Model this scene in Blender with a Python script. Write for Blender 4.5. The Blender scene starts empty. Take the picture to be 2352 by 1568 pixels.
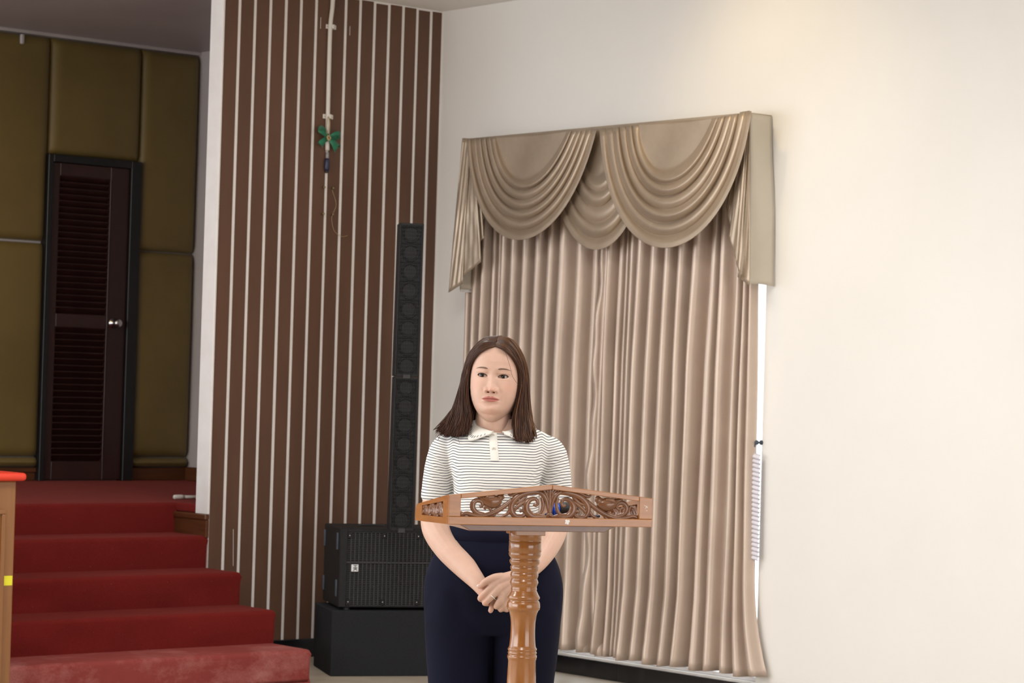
import bpy, bmesh, math, random
import numpy as np
from mathutils import Vector, Matrix
random.seed(7); rng = np.random.default_rng(7)
pi = math.pi

# ------------------------------------------------------------------ camera, world, lights, exposure
SC = bpy.context.scene
COL = SC.collection
F_PX, CXP, CYP = 5642.0, 1176.0, 784.0
ROLL, PITCH, YAW, HC = 0.02891, 0.018168, 0.872017, 1.47
fw = np.array([math.cos(YAW)*math.cos(PITCH), math.sin(YAW)*math.cos(PITCH), math.sin(PITCH)])
rt0 = np.array([math.sin(YAW), -math.cos(YAW), 0.0]); up0 = np.cross(rt0, fw)
RT = math.cos(ROLL)*rt0 + math.sin(ROLL)*up0
UP = -math.sin(ROLL)*rt0 + math.cos(ROLL)*up0
CAMP = np.array([0, 0, HC])
HF = np.array([math.cos(YAW), math.sin(YAW), 0.0])          # horizontal forward
HR = rt0                                                    # horizontal right
cam = bpy.data.cameras.new('camera'); camo = bpy.data.objects.new('camera', cam); COL.objects.link(camo)
cam.sensor_width = 36.0; cam.sensor_fit = 'HORIZONTAL'; cam.lens = F_PX/2352*36.0
cam.clip_start = 0.05; cam.clip_end = 200
camo.matrix_world = Matrix(((RT[0], UP[0], -fw[0], 0), (RT[1], UP[1], -fw[1], 0), (RT[2], UP[2], -fw[2], HC), (0, 0, 0, 1)))
cam.dof.use_dof = True; cam.dof.focus_distance = 6.95; cam.dof.aperture_fstop = 11.0
SC.camera = camo

SC.view_settings.view_transform = 'Standard'; SC.view_settings.look = 'None'
SC.view_settings.gamma = 1.0; SC.view_settings.use_curve_mapping = False
SC.view_settings.exposure = -0.14

world = bpy.data.worlds.new('World'); SC.world = world; world.use_nodes = True
wb = world.node_tree.nodes['Background']; wb.inputs[0].default_value = (0.86, 0.93, 1.0, 1); wb.inputs[1].default_value = 3.5

def area(name, loc, target, sx, sy, power, color=(1, 1, 1)):
    l = bpy.data.lights.new(name, 'AREA'); l.shape = 'RECTANGLE'; l.size = sx; l.size_y = sy; l.energy = power; l.color = color
    o = bpy.data.objects.new(name, l); COL.objects.link(o); o.location = loc
    o.rotation_euler = (Vector(target)-Vector(loc)).to_track_quat('-Z', 'Y').to_euler(); return o
# daylight through the hall's window row (left wall) and its rear doors, and the ceiling fittings
area('daylight_left_windows', (-3.85, 7.2, 1.75), (5, 7.4, 1.5), 6.4, 2.4, 350, (1.0, 0.99, 0.97))
area('daylight_rear_doors', (4.5, -2.85, 1.3), (4.8, 5, 1.2), 5.0, 2.2, 160, (1.0, 0.99, 0.97))
for lx, ly in ((1.8, 2.6), (5.6, 3.6), (1.8, 7.2), (5.6, 7.6)):
    area('ceiling_panel_light', (lx, ly, 3.50), (lx, ly, 0), 1.2, 1.2, 70, (1.0, 0.975, 0.945))
# warm recessed spotlight washing the window wall above the pelmet
spl = bpy.data.lights.new('warm_downlight', 'SPOT'); spl.energy = 19; spl.color = (1.0, 0.74, 0.36); spl.spot_size = math.radians(95); spl.spot_blend = 0.9; spl.shadow_soft_size = 0.06
splo = bpy.data.objects.new('warm_downlight', spl); COL.objects.link(splo); splo.location = (7.35, 8.25, 3.50)
stl = bpy.data.lights.new('stage_lamp', 'SPOT'); stl.energy = 26; stl.color = (1.0, 0.62, 0.22); stl.spot_size = math.radians(80); stl.spot_blend = 1.0; stl.shadow_soft_size = 0.15
stlo = bpy.data.objects.new('stage_lamp', stl); COL.objects.link(stlo); stlo.location = (5.6, 12.2, 3.2); stlo.rotation_euler = (Vector((7.2, 13.37, 1.7))-Vector(stlo.location)).to_track_quat('-Z', 'Y').to_euler()
splo.rotation_euler = (Vector((8.42, 8.1, 2.75))-Vector(splo.location)).to_track_quat('-Z', 'Y').to_euler()

# ------------------------------------------------------------------ geometry of the place (metres; X along striped wall, Y along window wall)
XW = 8.42      # window wall plane
YS = 10.697    # striped wall plane
ZC = 3.536     # hall ceiling
XP = 6.982     # end of the striped wall / right end of stairs
YP = 10.805    # back of the striped wall
ZS = 0.81      # stage floor
YB = 13.37     # stage back wall
def ray(x, y): return RT*((x-CXP)/F_PX) - UP*((y-CYP)/F_PX) + fw
def on_x(x, y, X): d = ray(x, y); return CAMP + d*(X/d[0])
def on_y(x, y, Y): d = ray(x, y); return CAMP + d*(Y/d[1])
def on_z(x, y, Z): d = ray(x, y); return CAMP + d*((Z-HC)/d[2])

# ------------------------------------------------------------------ materials
def new_mat(name):
    m = bpy.data.materials.new(name); m.use_nodes = True
    nt = m.node_tree; b = nt.nodes['Principled BSDF']; return m, nt, b
def mixcol(nt, fac, a, b):
    n = nt.nodes.new('ShaderNodeMix'); n.data_type = 'RGBA'
    if isinstance(fac, (int, float)): n.inputs[0].default_value = fac
    else: nt.links.new(fac, n.inputs[0])
    for i, c in ((6, a), (7, b)):
        if isinstance(c, tuple): n.inputs[i].default_value = (*c[:3], 1)
        else: nt.links.new(c, n.inputs[i])
    return n.outputs[2]
def noise(nt, scale, detail=4, rough=0.55, stretch=None, coord='Object'):
    tc = nt.nodes.new('ShaderNodeTexCoord'); src = tc.outputs[coord]
    if stretch:
        mp = nt.nodes.new('ShaderNodeMapping'); mp.inputs['Scale'].default_value = stretch
        nt.links.new(src, mp.inputs[0]); src = mp.outputs[0]
    n = nt.nodes.new('ShaderNodeTexNoise'); n.inputs['Scale'].default_value = scale
    n.inputs['Detail'].default_value = detail; n.inputs['Roughness'].default_value = rough
    nt.links.new(src, n.inputs['Vector']); return n.outputs[0]
def ramp(nt, fac, p0, p1, c0=(0, 0, 0), c1=(1, 1, 1)):
    r = nt.nodes.new('ShaderNodeValToRGB'); nt.links.new(fac, r.inputs[0])
    r.color_ramp.elements[0].position = p0; r.color_ramp.elements[1].position = p1
    r.color_ramp.elements[0].color = (*c0, 1); r.color_ramp.elements[1].color = (*c1, 1); return r.outputs[0]
def bump(nt, b, h, strength, dist=0.002):
    n = nt.nodes.new('ShaderNodeBump'); n.inputs['Strength'].default_value = strength; n.inputs['Distance'].default_value = dist
    nt.links.new(h, n.inputs['Height']); nt.links.new(n.outputs[0], b.inputs['Normal'])
def mat(name, c0, c1=None, rough=0.6, scale=8, stretch=None, bmp=0.0, bscale=None, metal=0.0, spec=0.5, sheen=0.0, p=(0.35, 0.65), coat=0.0, bdist=0.002):
    m, nt, b = new_mat(name)
    if c1 is None: c1 = tuple(x*0.88 for x in c0)
    n = noise(nt, scale, stretch=stretch)
    nt.links.new(mixcol(nt, ramp(nt, n, *p), c0, c1), b.inputs['Base Color'])
    b.inputs['Roughness'].default_value = rough; b.inputs['Metallic'].default_value = metal
    b.inputs['Specular IOR Level'].default_value = spec
    if sheen: b.inputs['Sheen Weight'].default_value = sheen; b.inputs['Sheen Roughness'].default_value = 0.4
    if coat: b.inputs['Coat Weight'].default_value = coat; b.inputs['Coat Roughness'].default_value = 0.15
    if bmp: bump(nt, b, noise(nt, bscale or scale*10, 3, stretch=stretch), bmp, bdist)
    return m
def lin(r, g, b):
    f = lambda v: (v/255/12.92) if v/255 <= 0.04045 else ((v/255+0.055)/1.055)**2.4
    return (f(r), f(g), f(b))
M = {}
M['wall'] = mat('cream_wall_paint', (0.80, 0.782, 0.745), (0.77, 0.752, 0.715), 0.55, 1.2, bmp=0.06, bscale=60)
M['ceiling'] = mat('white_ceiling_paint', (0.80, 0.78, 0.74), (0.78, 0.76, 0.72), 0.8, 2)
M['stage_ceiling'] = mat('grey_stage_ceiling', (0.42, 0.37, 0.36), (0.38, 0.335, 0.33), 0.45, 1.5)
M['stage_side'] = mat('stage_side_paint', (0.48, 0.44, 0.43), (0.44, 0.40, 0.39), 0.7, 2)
M['white_paint'] = mat('white_strip_paint', (0.84, 0.81, 0.79), (0.80, 0.77, 0.74), 0.5, 12)
M['brown'] = mat('brown_board_paint', (0.132, 0.067, 0.042), (0.110, 0.055, 0.035), 0.55, 2.2, stretch=(3, 3, 0.6), bmp=0.1, bscale=40, spec=0.35)
M['black_base'] = mat('black_polished_baseboard', (0.006, 0.0065, 0.008), (0.012, 0.012, 0.014), 0.18, 20)
M['floor'] = mat('beige_stone_floor', (0.52, 0.45, 0.36), (0.44, 0.375, 0.295), 0.35, 6, bmp=0.03)
def carpet(name, c0, c1, dust):
    m, nt, b = new_mat(name)
    n = noise(nt, 5, 5, 0.65); base = mixcol(nt, ramp(nt, n, 0.3, 0.7), c0, c1)
    if dust:
        n2 = noise(nt, 3.2, 7, 0.72, stretch=(1, 1, 1.6)); base = mixcol(nt, ramp(nt, n2, 0.46, 0.74, (0.10, 0.10, 0.10), (0.85, 0.85, 0.85)), base, dust)
    sp = noise(nt, 420, 2); base = mixcol(nt, ramp(nt, sp, 0.35, 0.75), base, tuple(min(1, x*1.35+0.004) for x in c0))
    fl = nt.nodes.new('ShaderNodeTexVoronoi'); fl.inputs['Scale'].default_value = 26
    tc = nt.nodes.new('ShaderNodeTexCoord'); nt.links.new(tc.outputs['Object'], fl.inputs['Vector'])
    base = mixcol(nt, ramp(nt, fl.outputs['Distance'], 0.02, 0.045, (0.35, 0.35, 0.35), (0, 0, 0)), base, (0.5, 0.35, 0.32))
    nt.links.new(base, b.inputs['Base Color']); b.inputs['Roughness'].default_value = 0.95
    b.inputs['Specular IOR Level'].default_value = 0.15
    b.inputs['Sheen Weight'].default_value = 0.12; b.inputs['Sheen Roughness'].default_value = 0.5; b.inputs['Sheen Tint'].default_value = (0.9, 0.25, 0.2, 1)
    bump(nt, b, noise(nt, 260, 2), 0.5, 0.003); return m
M['carpet'] = carpet('red_carpet', (0.135, 0.0095, 0.0075), (0.10, 0.0065, 0.0055), None)
M['carpet_worn'] = carpet('worn_red_carpet', (0.20, 0.027, 0.024), (0.155, 0.017, 0.015), (0.50, 0.25, 0.23))
M['pad'] = mat('olive_gold_fabric', (0.172, 0.120, 0.030), (0.148, 0.102, 0.025), 0.5, 2.5, bmp=0.15, bscale=500, sheen=0.15)
M['stage_wood'] = mat('brown_stage_skirting', (0.115, 0.040, 0.013), (0.085, 0.028, 0.010), 0.35, 5, stretch=(1, 1, 10))
M['door'] = mat('dark_mahogany', (0.040, 0.014, 0.010), (0.030, 0.010, 0.008), 0.4, 6, stretch=(1, 1, 0.1))
M['door_frame'] = mat('black_door_frame', (0.006, 0.006, 0.007), (0.008, 0.008, 0.009), 0.45, 9)
M['steel'] = mat('brushed_steel', (0.6, 0.6, 0.6), (0.5, 0.5, 0.5), 0.25, 40, metal=1.0)
M['oak'] = mat('varnished_pedestal_wood', (0.27, 0.115, 0.036), (0.22, 0.09, 0.028), 0.35, 5, stretch=(4, 4, 0.4), coat=0.3)
M['red_cap'] = mat('bright_red_cap_paint', (0.80, 0.055, 0.025), (0.70, 0.045, 0.020), 0.45, 7)
M['yellow'] = mat('yellow_sticker_paper', (0.80, 0.74, 0.03), (0.76, 0.70, 0.03), 0.6, 20)
def wood(name, c0, c1, c2, stretch, rough=0.28, coat=0.5, scale=5):
    m, nt, b = new_mat(name)
    n = noise(nt, scale, 6, 0.6, stretch=stretch)
    r = nt.nodes.new('ShaderNodeValToRGB'); nt.links.new(n, r.inputs[0])
    r.color_ramp.elements[0].position = 0.3; r.color_ramp.elements[1].position = 0.72
    r.color_ramp.elements[0].color = (*c0, 1); r.color_ramp.elements[1].color = (*c2, 1)
    e = r.color_ramp.elements.new(0.5); e.color = (*c1, 1)
    nt.links.new(r.outputs[0], b.inputs['Base Color']); b.inputs['Roughness'].default_value = rough
    b.inputs['Coat Weight'].default_value = coat; b.inputs['Coat Roughness'].default_value = 0.12
    bump(nt, b, n, 0.06, 0.002); return m
M['lect'] = wood('varnished_teak', (0.285, 0.108, 0.027), (0.345, 0.137, 0.036), (0.39, 0.162, 0.046), (2, 2, 14))
M['lect_v'] = wood('varnished_teak_turned', (0.25, 0.090, 0.020), (0.31, 0.118, 0.028), (0.36, 0.145, 0.038), (9, 9, 1.2), 0.22, 0.7)
M['carve'] = wood('carved_brown_wood', (0.135, 0.049, 0.018), (0.175, 0.067, 0.026), (0.21, 0.084, 0.034), (6, 6, 6), 0.3, 0.5)
M['spk'] = mat('black_speaker_coating', (0.008, 0.008, 0.009), (0.012, 0.012, 0.013), 0.6, 60, bmp=0.3, bscale=500, spec=0.3)
M['spk_felt'] = mat('charcoal_carpet_covering', (0.016, 0.017, 0.019), (0.021, 0.022, 0.025), 0.95, 120, bmp=0.4, bscale=600, spec=0.2)
M['spk_side'] = mat('dark_brown_black_coating', (0.009, 0.0075, 0.007), (0.012, 0.010, 0.009), 0.65, 60, bmp=0.3, bscale=500, spec=0.3)
M['grille'] = mat('dark_grille_metal', (0.030, 0.032, 0.034), (0.024, 0.026, 0.028), 0.6, 30)
M['cone'] = mat('black_speaker_cone', (0.004, 0.004, 0.0045), (0.006, 0.006, 0.0065), 0.5, 30, spec=0.3)
M['cap'] = mat('amber_dust_cap', (0.20, 0.13, 0.06), (0.16, 0.10, 0.05), 0.3, 30)
M['rubber'] = mat('blue_grey_rubber', (0.06, 0.075, 0.095), (0.05, 0.062, 0.08), 0.7, 30)
M['badge'] = mat('white_badge', (0.75, 0.76, 0.78), (0.72, 0.73, 0.75), 0.4, 30)
M['ink'] = mat('black_ink', (0.015, 0.015, 0.018), (0.018, 0.018, 0.02), 0.5, 30)
M['pvc'] = mat('off_white_plastic', (0.74, 0.71, 0.65), (0.70, 0.67, 0.61), 0.4, 20)
M['ribbon'] = mat('green_satin_ribbon', (0.012, 0.19, 0.095), (0.009, 0.15, 0.075), 0.4, 25, sheen=0.2)
M['twine'] = mat('natural_twine', (0.50, 0.38, 0.20), (0.42, 0.31, 0.16), 0.8, 80)
M['brass'] = mat('dull_brass', (0.30, 0.24, 0.12), (0.26, 0.20, 0.10), 0.45, 40, metal=0.8)
M['navyplug'] = mat('dark_blue_plastic', (0.02, 0.025, 0.07), (0.015, 0.018, 0.05), 0.35, 30)
M['grey_pl'] = mat('grey_plastic', (0.32, 0.31, 0.31), (0.28, 0.27, 0.27), 0.4, 30)
M['win_frame'] = mat('white_window_frame', (0.82, 0.82, 0.83), (0.80, 0.80, 0.81), 0.4, 10)
M['band'] = mat('pale_lilac_band', (0.70, 0.68, 0.74), (0.66, 0.64, 0.70), 0.6, 30)
M['paper'] = mat('white_paper', (0.82, 0.80, 0.80), (0.80, 0.77, 0.77), 0.8, 10)
M['foam'] = mat('black_mic_mesh', (0.010, 0.010, 0.012), (0.02, 0.02, 0.022), 0.5, 300, bmp=0.6, bscale=700)
M['blue'] = mat('bright_blue_plastic', (0.015, 0.11, 0.75), (0.012, 0.09, 0.65), 0.35, 20)
def satin(name, c0, c1, rough, metal=0.45):
    m, nt, b = new_mat(name)
    n = noise(nt, 3.0, 5, 0.6); base = mixcol(nt, ramp(nt, n, 0.35, 0.68), c0, c1)
    nt.links.new(base, b.inputs['Base Color']); b.inputs['Roughness'].default_value = rough
    b.inputs['Specular IOR Level'].default_value = 0.5; b.inputs['Metallic'].default_value = metal
    b.inputs['Sheen Weight'].default_value = 0.12; b.inputs['Sheen Roughness'].default_value = 0.35; b.inputs['Sheen Tint'].default_value = (1.0, 0.9, 0.78, 1)
    bump(nt, b, noise(nt, 30, 4, 0.6, stretch=(1, 1, 0.25)), 0.25, 0.003); return m
M['curtain'] = satin('taupe_satin', (0.60, 0.49, 0.41), (0.53, 0.425, 0.355), 0.46, 0.42)
M['swag'] = satin('taupe_swag_satin', (0.48, 0.385, 0.29), (0.37, 0.29, 0.215), 0.36, 0.45)
M['pelmet'] = satin('pale_taupe_satin', (0.64, 0.585, 0.495), (0.59, 0.54, 0.455), 0.5, 0.15)
mg, nt, b = new_mat('window_glass')
b.inputs['Transmission Weight'].default_value = 1.0; b.inputs['Roughness'].default_value = 0.0; b.inputs['IOR'].default_value = 1.02; b.inputs['Base Color'].default_value = (0.97, 0.99, 1, 1)
M['glass'] = mg

# ------------------------------------------------------------------ mesh helpers
def link_mesh(name, verts, faces, material, parent=None, smooth=False, loc=None, rotz=None):
    me = bpy.data.meshes.new(name)
    me.from_pydata([tuple(map(float, v)) for v in verts], [], [tuple(map(int, f)) for f in faces]); me.update()
    o = bpy.data.objects.new(name, me); COL.objects.link(o)
    if material is not None: me.materials.append(M[material] if isinstance(material, str) else material)
    if smooth: me.polygons.foreach_set('use_smooth', [True]*len(me.polygons))
    if parent is not None: o.parent = parent
    if loc is not None: o.location = loc
    if rotz is not None: o.rotation_euler = (0, 0, rotz)
    return o
def tag(o, label=None, cat=None, group=None, kind=None):
    if label: o['label'] = label
    if cat: o['category'] = cat
    if group: o['group'] = group
    if kind: o['kind'] = kind
    return o
def empty(name, loc=(0, 0, 0), rotz=0.0):
    o = bpy.data.objects.new(name, None); COL.objects.link(o); o.location = loc; o.rotation_euler = (0, 0, rotz); o.empty_display_size = 0.1; return o
class MB:
    def __init__(s): s.v = []; s.f = []
    def add(s, v, f):
        n = len(s.v); s.v.extend([tuple(p) for p in v]); s.f.extend([tuple(i+n for i in q) for q in f]); return s
    def box(s, x0, x1, y0, y1, z0, z1, bev=0.0, seg=2, T=None):
        if bev <= 0:
            v = [(x, y, z) for x in (x0, x1) for y in (y0, y1) for z in (z0, z1)]
            f = [(0, 1, 3, 2), (4, 6, 7, 5), (0, 4, 5, 1), (2, 3, 7, 6), (0, 2, 6, 4), (1, 5, 7, 3)]
        else:
            bm = bmesh.new(); bmesh.ops.create_cube(bm, size=1)
            for q in bm.verts: q.co = Vector(((x0+x1)/2+q.co.x*(x1-x0), (y0+y1)/2+q.co.y*(y1-y0), (z0+z1)/2+q.co.z*(z1-z0)))
            bmesh.ops.bevel(bm, geom=bm.edges[:], offset=bev, segments=seg, affect='EDGES', profile=0.5)
            bm.verts.index_update(); v = [tuple(q.co) for q in bm.verts]; f = [tuple(q.index for q in fc.verts) for fc in bm.faces]; bm.free()
        if T is not None: v = [tuple(T @ Vector(p)) for p in v]
        return s.add(v, f)
    def tube(s, pts, rad, n=8, caps=True, flat=1.0, up=None):
        v, f = tube(pts, rad, n, caps, flat, up); return s.add(v, f)
    def obj(s, name, material, parent=None, smooth=False, **k): return link_mesh(name, s.v, s.f, material, parent, smooth, **k)
def tube(pts, rad, n=8, caps=True, flat=1.0, up=None):
    """swept tube; rad scalar or list; flat scales the second axis; up gives a fixed normal for flattened strokes"""
    P = np.array(pts, float); m = len(P)
    R = np.full(m, rad, float) if np.isscalar(rad) else np.array(rad, float)
    T = np.gradient(P, axis=0); T /= np.maximum(np.linalg.norm(T, axis=1), 1e-9)[:, None]
    v = []; prev = None
    a = np.linspace(0, 2*pi, n, endpoint=False)
    for i in range(m):
        t = T[i]
        if up is not None: nb = np.array(up, float)
        elif prev is None: nb = np.array([0, 0, 1.0]) if abs(t[2]) < 0.9 else np.array([1.0, 0, 0])
        else: nb = prev
        nb = nb - t*np.dot(nb, t); nb /= max(np.linalg.norm(nb), 1e-9); prev = nb
        sd = np.cross(t, nb)
        for k in a: v.append(P[i] + R[i]*(math.cos(k)*sd + flat*math.sin(k)*nb))
    f = [(i*n+k, i*n+(k+1) % n, (i+1)*n+(k+1) % n, (i+1)*n+k) for i in range(m-1) for k in range(n)]
    if caps:
        f.append(tuple(range(n-1, -1, -1))); f.append(tuple((m-1)*n+k for k in range(n)))
    return v, f
def spline(ctrl, n=40):
    """Catmull-Rom through control rows (any number of columns)"""
    C = np.array(ctrl, float); C = np.vstack([2*C[0]-C[1], C, 2*C[-1]-C[-2]]); m = len(C)-3
    out = []
    for t in np.linspace(0, m-1e-9, n):
        i = int(t); u = t-i; p0, p1, p2, p3 = C[i:i+4]
        out.append(0.5*((2*p1)+(-p0+p2)*u+(2*p0-5*p1+4*p2-p3)*u*u+(-p0+3*p1-3*p2+p3)*u**3))
    return np.array(out)
def grid_faces(nu, nv, wrap_u=False):
    f = []
    for i in range(nu if wrap_u else nu-1):
        for j in range(nv-1):
            a = i*nv+j; b = ((i+1) % nu)*nv+j; f.append((a, b, b+1, a+1))
    return f
def lathe(profile, n=40, ax=(0, 0)):
    P = profile; v = []; f = []
    for r, z in P:
        for k in range(n):
            a = 2*pi*k/n; v.append((ax[0]+r*math.cos(a), ax[1]+r*math.sin(a), z))
    for i in range(len(P)-1):
        for k in range(n): f.append((i*n+k, i*n+(k+1) % n, (i+1)*n+(k+1) % n, (i+1)*n+k))
    f.append(tuple(range(n-1, -1, -1))); f.append(tuple((len(P)-1)*n+k for k in range(n)))
    return v, f
def solidify(o, t, offset=0):
    md = o.modifiers.new('s', 'SOLIDIFY'); md.thickness = t; md.offset = offset; return o
def struct(o): o['kind'] = 'structure'; return o

# ------------------------------------------------------------------ setting: floor, ceiling, walls
struct(MB().box(-4.0, XW+0.2, -3.0, YS+0.05, -0.1, 0.0).obj('floor', 'floor'))
struct(MB().box(-4.0, XW+0.2, -3.0, YP, ZC, ZC+0.1).obj('ceiling', 'ceiling'))
struct(MB().box(-4.1, -4.0, -3.0, YS, 0, ZC).obj('wall_left', 'brown'))
struct(MB().box(-4.0, XW+0.2, -3.1, -3.0, 0, ZC).obj('wall_rear', 'brown'))
# window wall with an opening for the window behind the curtain
WY0 = on_x(1757, 760, XW)[1]; WY1 = on_x(1085, 760, XW-0.05)[1]
WZ0, WZ1 = 0.10, 2.52
wr = MB()
for y0, y1, z0, z1 in ((-3.0, WY0, 0, ZC), (WY1, YP, 0, ZC), (WY0, WY1, WZ1, ZC), (WY0, WY1, 0, WZ0)):
    wr.box(XW, XW+0.18, y0, y1, z0, z1)
struct(wr.obj('wall_right', 'wall'))
# window: frame, mullions, panes
win = struct(empty('window_1', (XW+0.06, (WY0+WY1)/2, WZ0)))
def wbox(name, mtl, y0, y1, z0, z1, x0=-0.03, x1=0.03):
    return MB().box(x0, x1, y0-(WY0+WY1)/2, y1-(WY0+WY1)/2, z0-WZ0, z1-WZ0, 0.003 if mtl != 'glass' else 0).obj(name, mtl, win)
npan = 3; wd = (WY1-WY0)/npan
for k in range(npan):
    a, b2 = WY0+k*wd, WY0+(k+1)*wd
    wbox('pane', 'glass', a+0.02, b2-0.02, WZ0+0.03, WZ1-0.05, -0.003, 0.003)
    for yy in (a+0.011, b2-0.011): wbox('stile', 'win_frame', yy-0.011, yy+0.011, WZ0, WZ1)
    wbox('rail', 'win_frame', a+0.022, b2-0.022, WZ1-0.05, WZ1); wbox('rail', 'win_frame', a+0.022, b2-0.022, WZ0, WZ0+0.02)

# striped wall: white wall, brown boards proud of it with white gaps between
wb_ = struct(MB().box(XP, XW, YS, YP, 0, ZC).obj('wall_back', 'white_paint'))
wb_lines_top = [550.7, 586.4, 621.8, 657.3, 692.3, 727.0, 761.5, 795.0, 829.0, 863.0, 895.5, 927.8, 958.8, 989.8]
sx = [float(on_y(x, 10, YS)[0]) for x in wb_lines_top]
A = np.polyfit(np.arange(14), sx, 1); sx = [A[0]*i+A[1] for i in range(14)]
edges = [XP+0.002]
hw = 0.0090
for i, x in enumerate(sx): edges += [x-hw+rng.normal(0, 0.0006), x+hw+rng.normal(0, 0.0006)]
edges.append(XW-0.010)
for i in range(15):
    zt = ZC-0.004-rng.uniform(0, 0.008)
    MB().box(edges[2*i], edges[2*i+1], YS-0.0025, YS+0.001, 0.098, zt, 0.0008, 1).obj('board', 'brown', wb_)
# small white scratches on the boards
for px, py, l in ((536, 1215, 0.19), (737, 40, 0.06), (619, 1350, 0.02), (804, 60, 0.05)):
    p = on_y(px, py, YS-0.003); MB().tube([(p[0], p[1], p[2]), (p[0]+0.006*(l > 0.1), p[1], p[2]-l)], 0.0012, 4).obj('scratch', 'white_paint', wb_)
struct(MB().box(XP+0.3, XW, YS-0.012, YS+0.001, 0.0, 0.098, 0.002, 1).obj('baseboard_back', 'black_base'))
bbr = MB()
bbr.box(XW-0.012, XW+0.001, 5.0, 9.115, 0.0, 0.089, 0.0015, 1).box(XW-0.012, XW+0.001, 9.118, YS-0.012, 0.0, 0.089, 0.0015, 1)
struct(bbr.obj('baseboard_right', 'black_base'))
# white pier edge: end of the striped wall
ed = MB().box(XP-0.012, XP, YS-0.006, YP+0.004, 0.765, ZC, 0.002, 1).obj('trim_1', 'white_paint'); struct(ed)

# ------------------------------------------------------------------ stage
XSD = float(on_y(441, 600, YB)[0])
ZC2 = float(on_y(455, 121, YB)[2])
struct(MB().box(2.0, 9.2, YP+0.19, YB+0.3, 0.0, ZS, 0.02, 3).obj('floor_stage', 'carpet'))
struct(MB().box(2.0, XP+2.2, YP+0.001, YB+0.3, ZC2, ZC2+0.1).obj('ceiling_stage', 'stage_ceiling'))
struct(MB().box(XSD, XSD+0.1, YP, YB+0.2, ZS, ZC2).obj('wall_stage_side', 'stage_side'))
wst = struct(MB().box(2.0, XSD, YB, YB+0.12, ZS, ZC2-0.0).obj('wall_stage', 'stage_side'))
def px_x(px, py): return float(on_y(px, py, YB)[0])
def px_z(px, py): return float(on_y(px, py, YB)[2])
def pad(x0, x1, z0, z1, d=0.05, r=0.055):
    def prof(n, L):
        e = np.array([0, 0.006, 0.015, 0.028, 0.045, 0.07]); e = e[e < L/2*0.9]
        return np.concatenate([e, np.linspace(max(e)+0.01, L-max(e)-0.01, n), (L-e)[::-1]])
    us = prof(8, x1-x0); vs = prof(8, z1-z0); V = []
    for u in us:
        for w in vs:
            def h(e): t = min(e/r, 1.0); return math.sqrt(max(0, 1-(1-t)**2))
            k = h(min(u, x1-x0-u))*h(min(w, z1-z0-w))
            V.append((x0+u, YB-0.004-d*k-0.012*math.sin(pi*u/(x1-x0))*math.sin(pi*w/(z1-z0)), z0+w))
    return link_mesh('padded_panel', V, grid_faces(len(us), len(vs)), 'pad', wst, True)
xl = px_x(99, 500); xd0 = px_x(99, 365); xd1 = px_x(313, 380); xr = XSD-0.005
z_top = ZC2-0.025; z_seam = px_z(375, 579); z_seamL = px_z(45, 553); z_bot = px_z(350, 1049); z_strip = px_z(350, 1073); z_door = px_z(205, 364)
pw = xr-xd1
for k in range(4):
    a0, a1 = xl-(k+1)*0.62, xl-k*0.62
    pad(a0, a1-0.002, z_seamL+0.006, z_top); pad(a0, a1-0.002, z_bot, z_seamL-0.006); pad(a0, a1-0.002, z_strip, z_bot-0.002, 0.05, 0.035)
    pass
pad(xl, xd1, z_door, z_top)
pad(xd1, xr, z_seam, z_top); pad(xd1, xr, z_bot, z_seam-0.003); pad(xd1, xr, z_strip, z_bot-0.002, 0.05, 0.035)
bs = MB().box(2.0, xd0, YB-0.03, YB, ZS, z_strip, 0.004, 1).box(2.0, xd0, YB-0.042, YB, z_strip-0.03, z_strip, 0.004, 1)
bs.box(xd1, XSD, YB-0.03, YB, ZS, z_strip, 0.004, 1)
struct(bs.obj('baseboard_stage', 'stage_wood'))
struct(MB().box(XSD-0.025, XSD, YP+0.25, YB-0.03, ZS, z_strip+0.005, 0.004, 1).obj('baseboard_stage_side', 'stage_wood'))
# cornice strip between panels and stage ceiling
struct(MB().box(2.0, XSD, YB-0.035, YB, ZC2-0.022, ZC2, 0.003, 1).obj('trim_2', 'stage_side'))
# cable clip hanging from the cornice
p = on_y(51, 82, YB-0.06); MB().box(p[0]-0.012, p[0]+0.012, p[1]-0.012, p[1]+0.012, p[2]-0.05, p[2]+0.01, 0.008, 3).obj('hanging_tab', 'stage_side', wst)
# louvred door in a black frame
dw = xd1-xd0; dz = z_door-ZS
door = struct(empty('door_1', (xd0, YB-0.02, ZS)))
fr = MB()
fr.box(0, 0.035, -0.055, 0.02, 0, dz, 0.003, 1).box(dw-0.075, dw, -0.055, 0.02, 0, dz, 0.003, 1).box(0.035, dw-0.075, -0.055, 0.02, dz-0.045, dz, 0.003, 1)
fr.obj('door_frame', 'door_frame', door)
lx0, lx1, lz1 = 0.037, dw-0.077, dz-0.047
leaf = MB(); st = 0.075
fx0, fx1 = lx0+0.055, lx1-0.135
zc_a0, zc_a1 = px_z(185, 722)-ZS, px_z(185, 408)-ZS
zc_b0, zc_b1 = px_z(185, 1058)-ZS, px_z(185, 752)-ZS
leaf.box(lx0, fx0, -0.035, 0.01, 0.006, lz1, 0.003, 1).box(fx1, lx1, -0.035, 0.01, 0.006, lz1, 0.003, 1)
for a, b2 in ((0.006, zc_b0), (zc_b1, zc_a0), (zc_a1, lz1)): leaf.box(fx0, fx1, -0.035, 0.01, a, b2, 0.003, 1)
leaf.box(fx0-0.005, fx1+0.005, 0.004, 0.010, 0.05, lz1-0.05)
leafo = leaf.obj('door_leaf', 'door', door)
sp = 0.0385
slat_me = None
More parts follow.
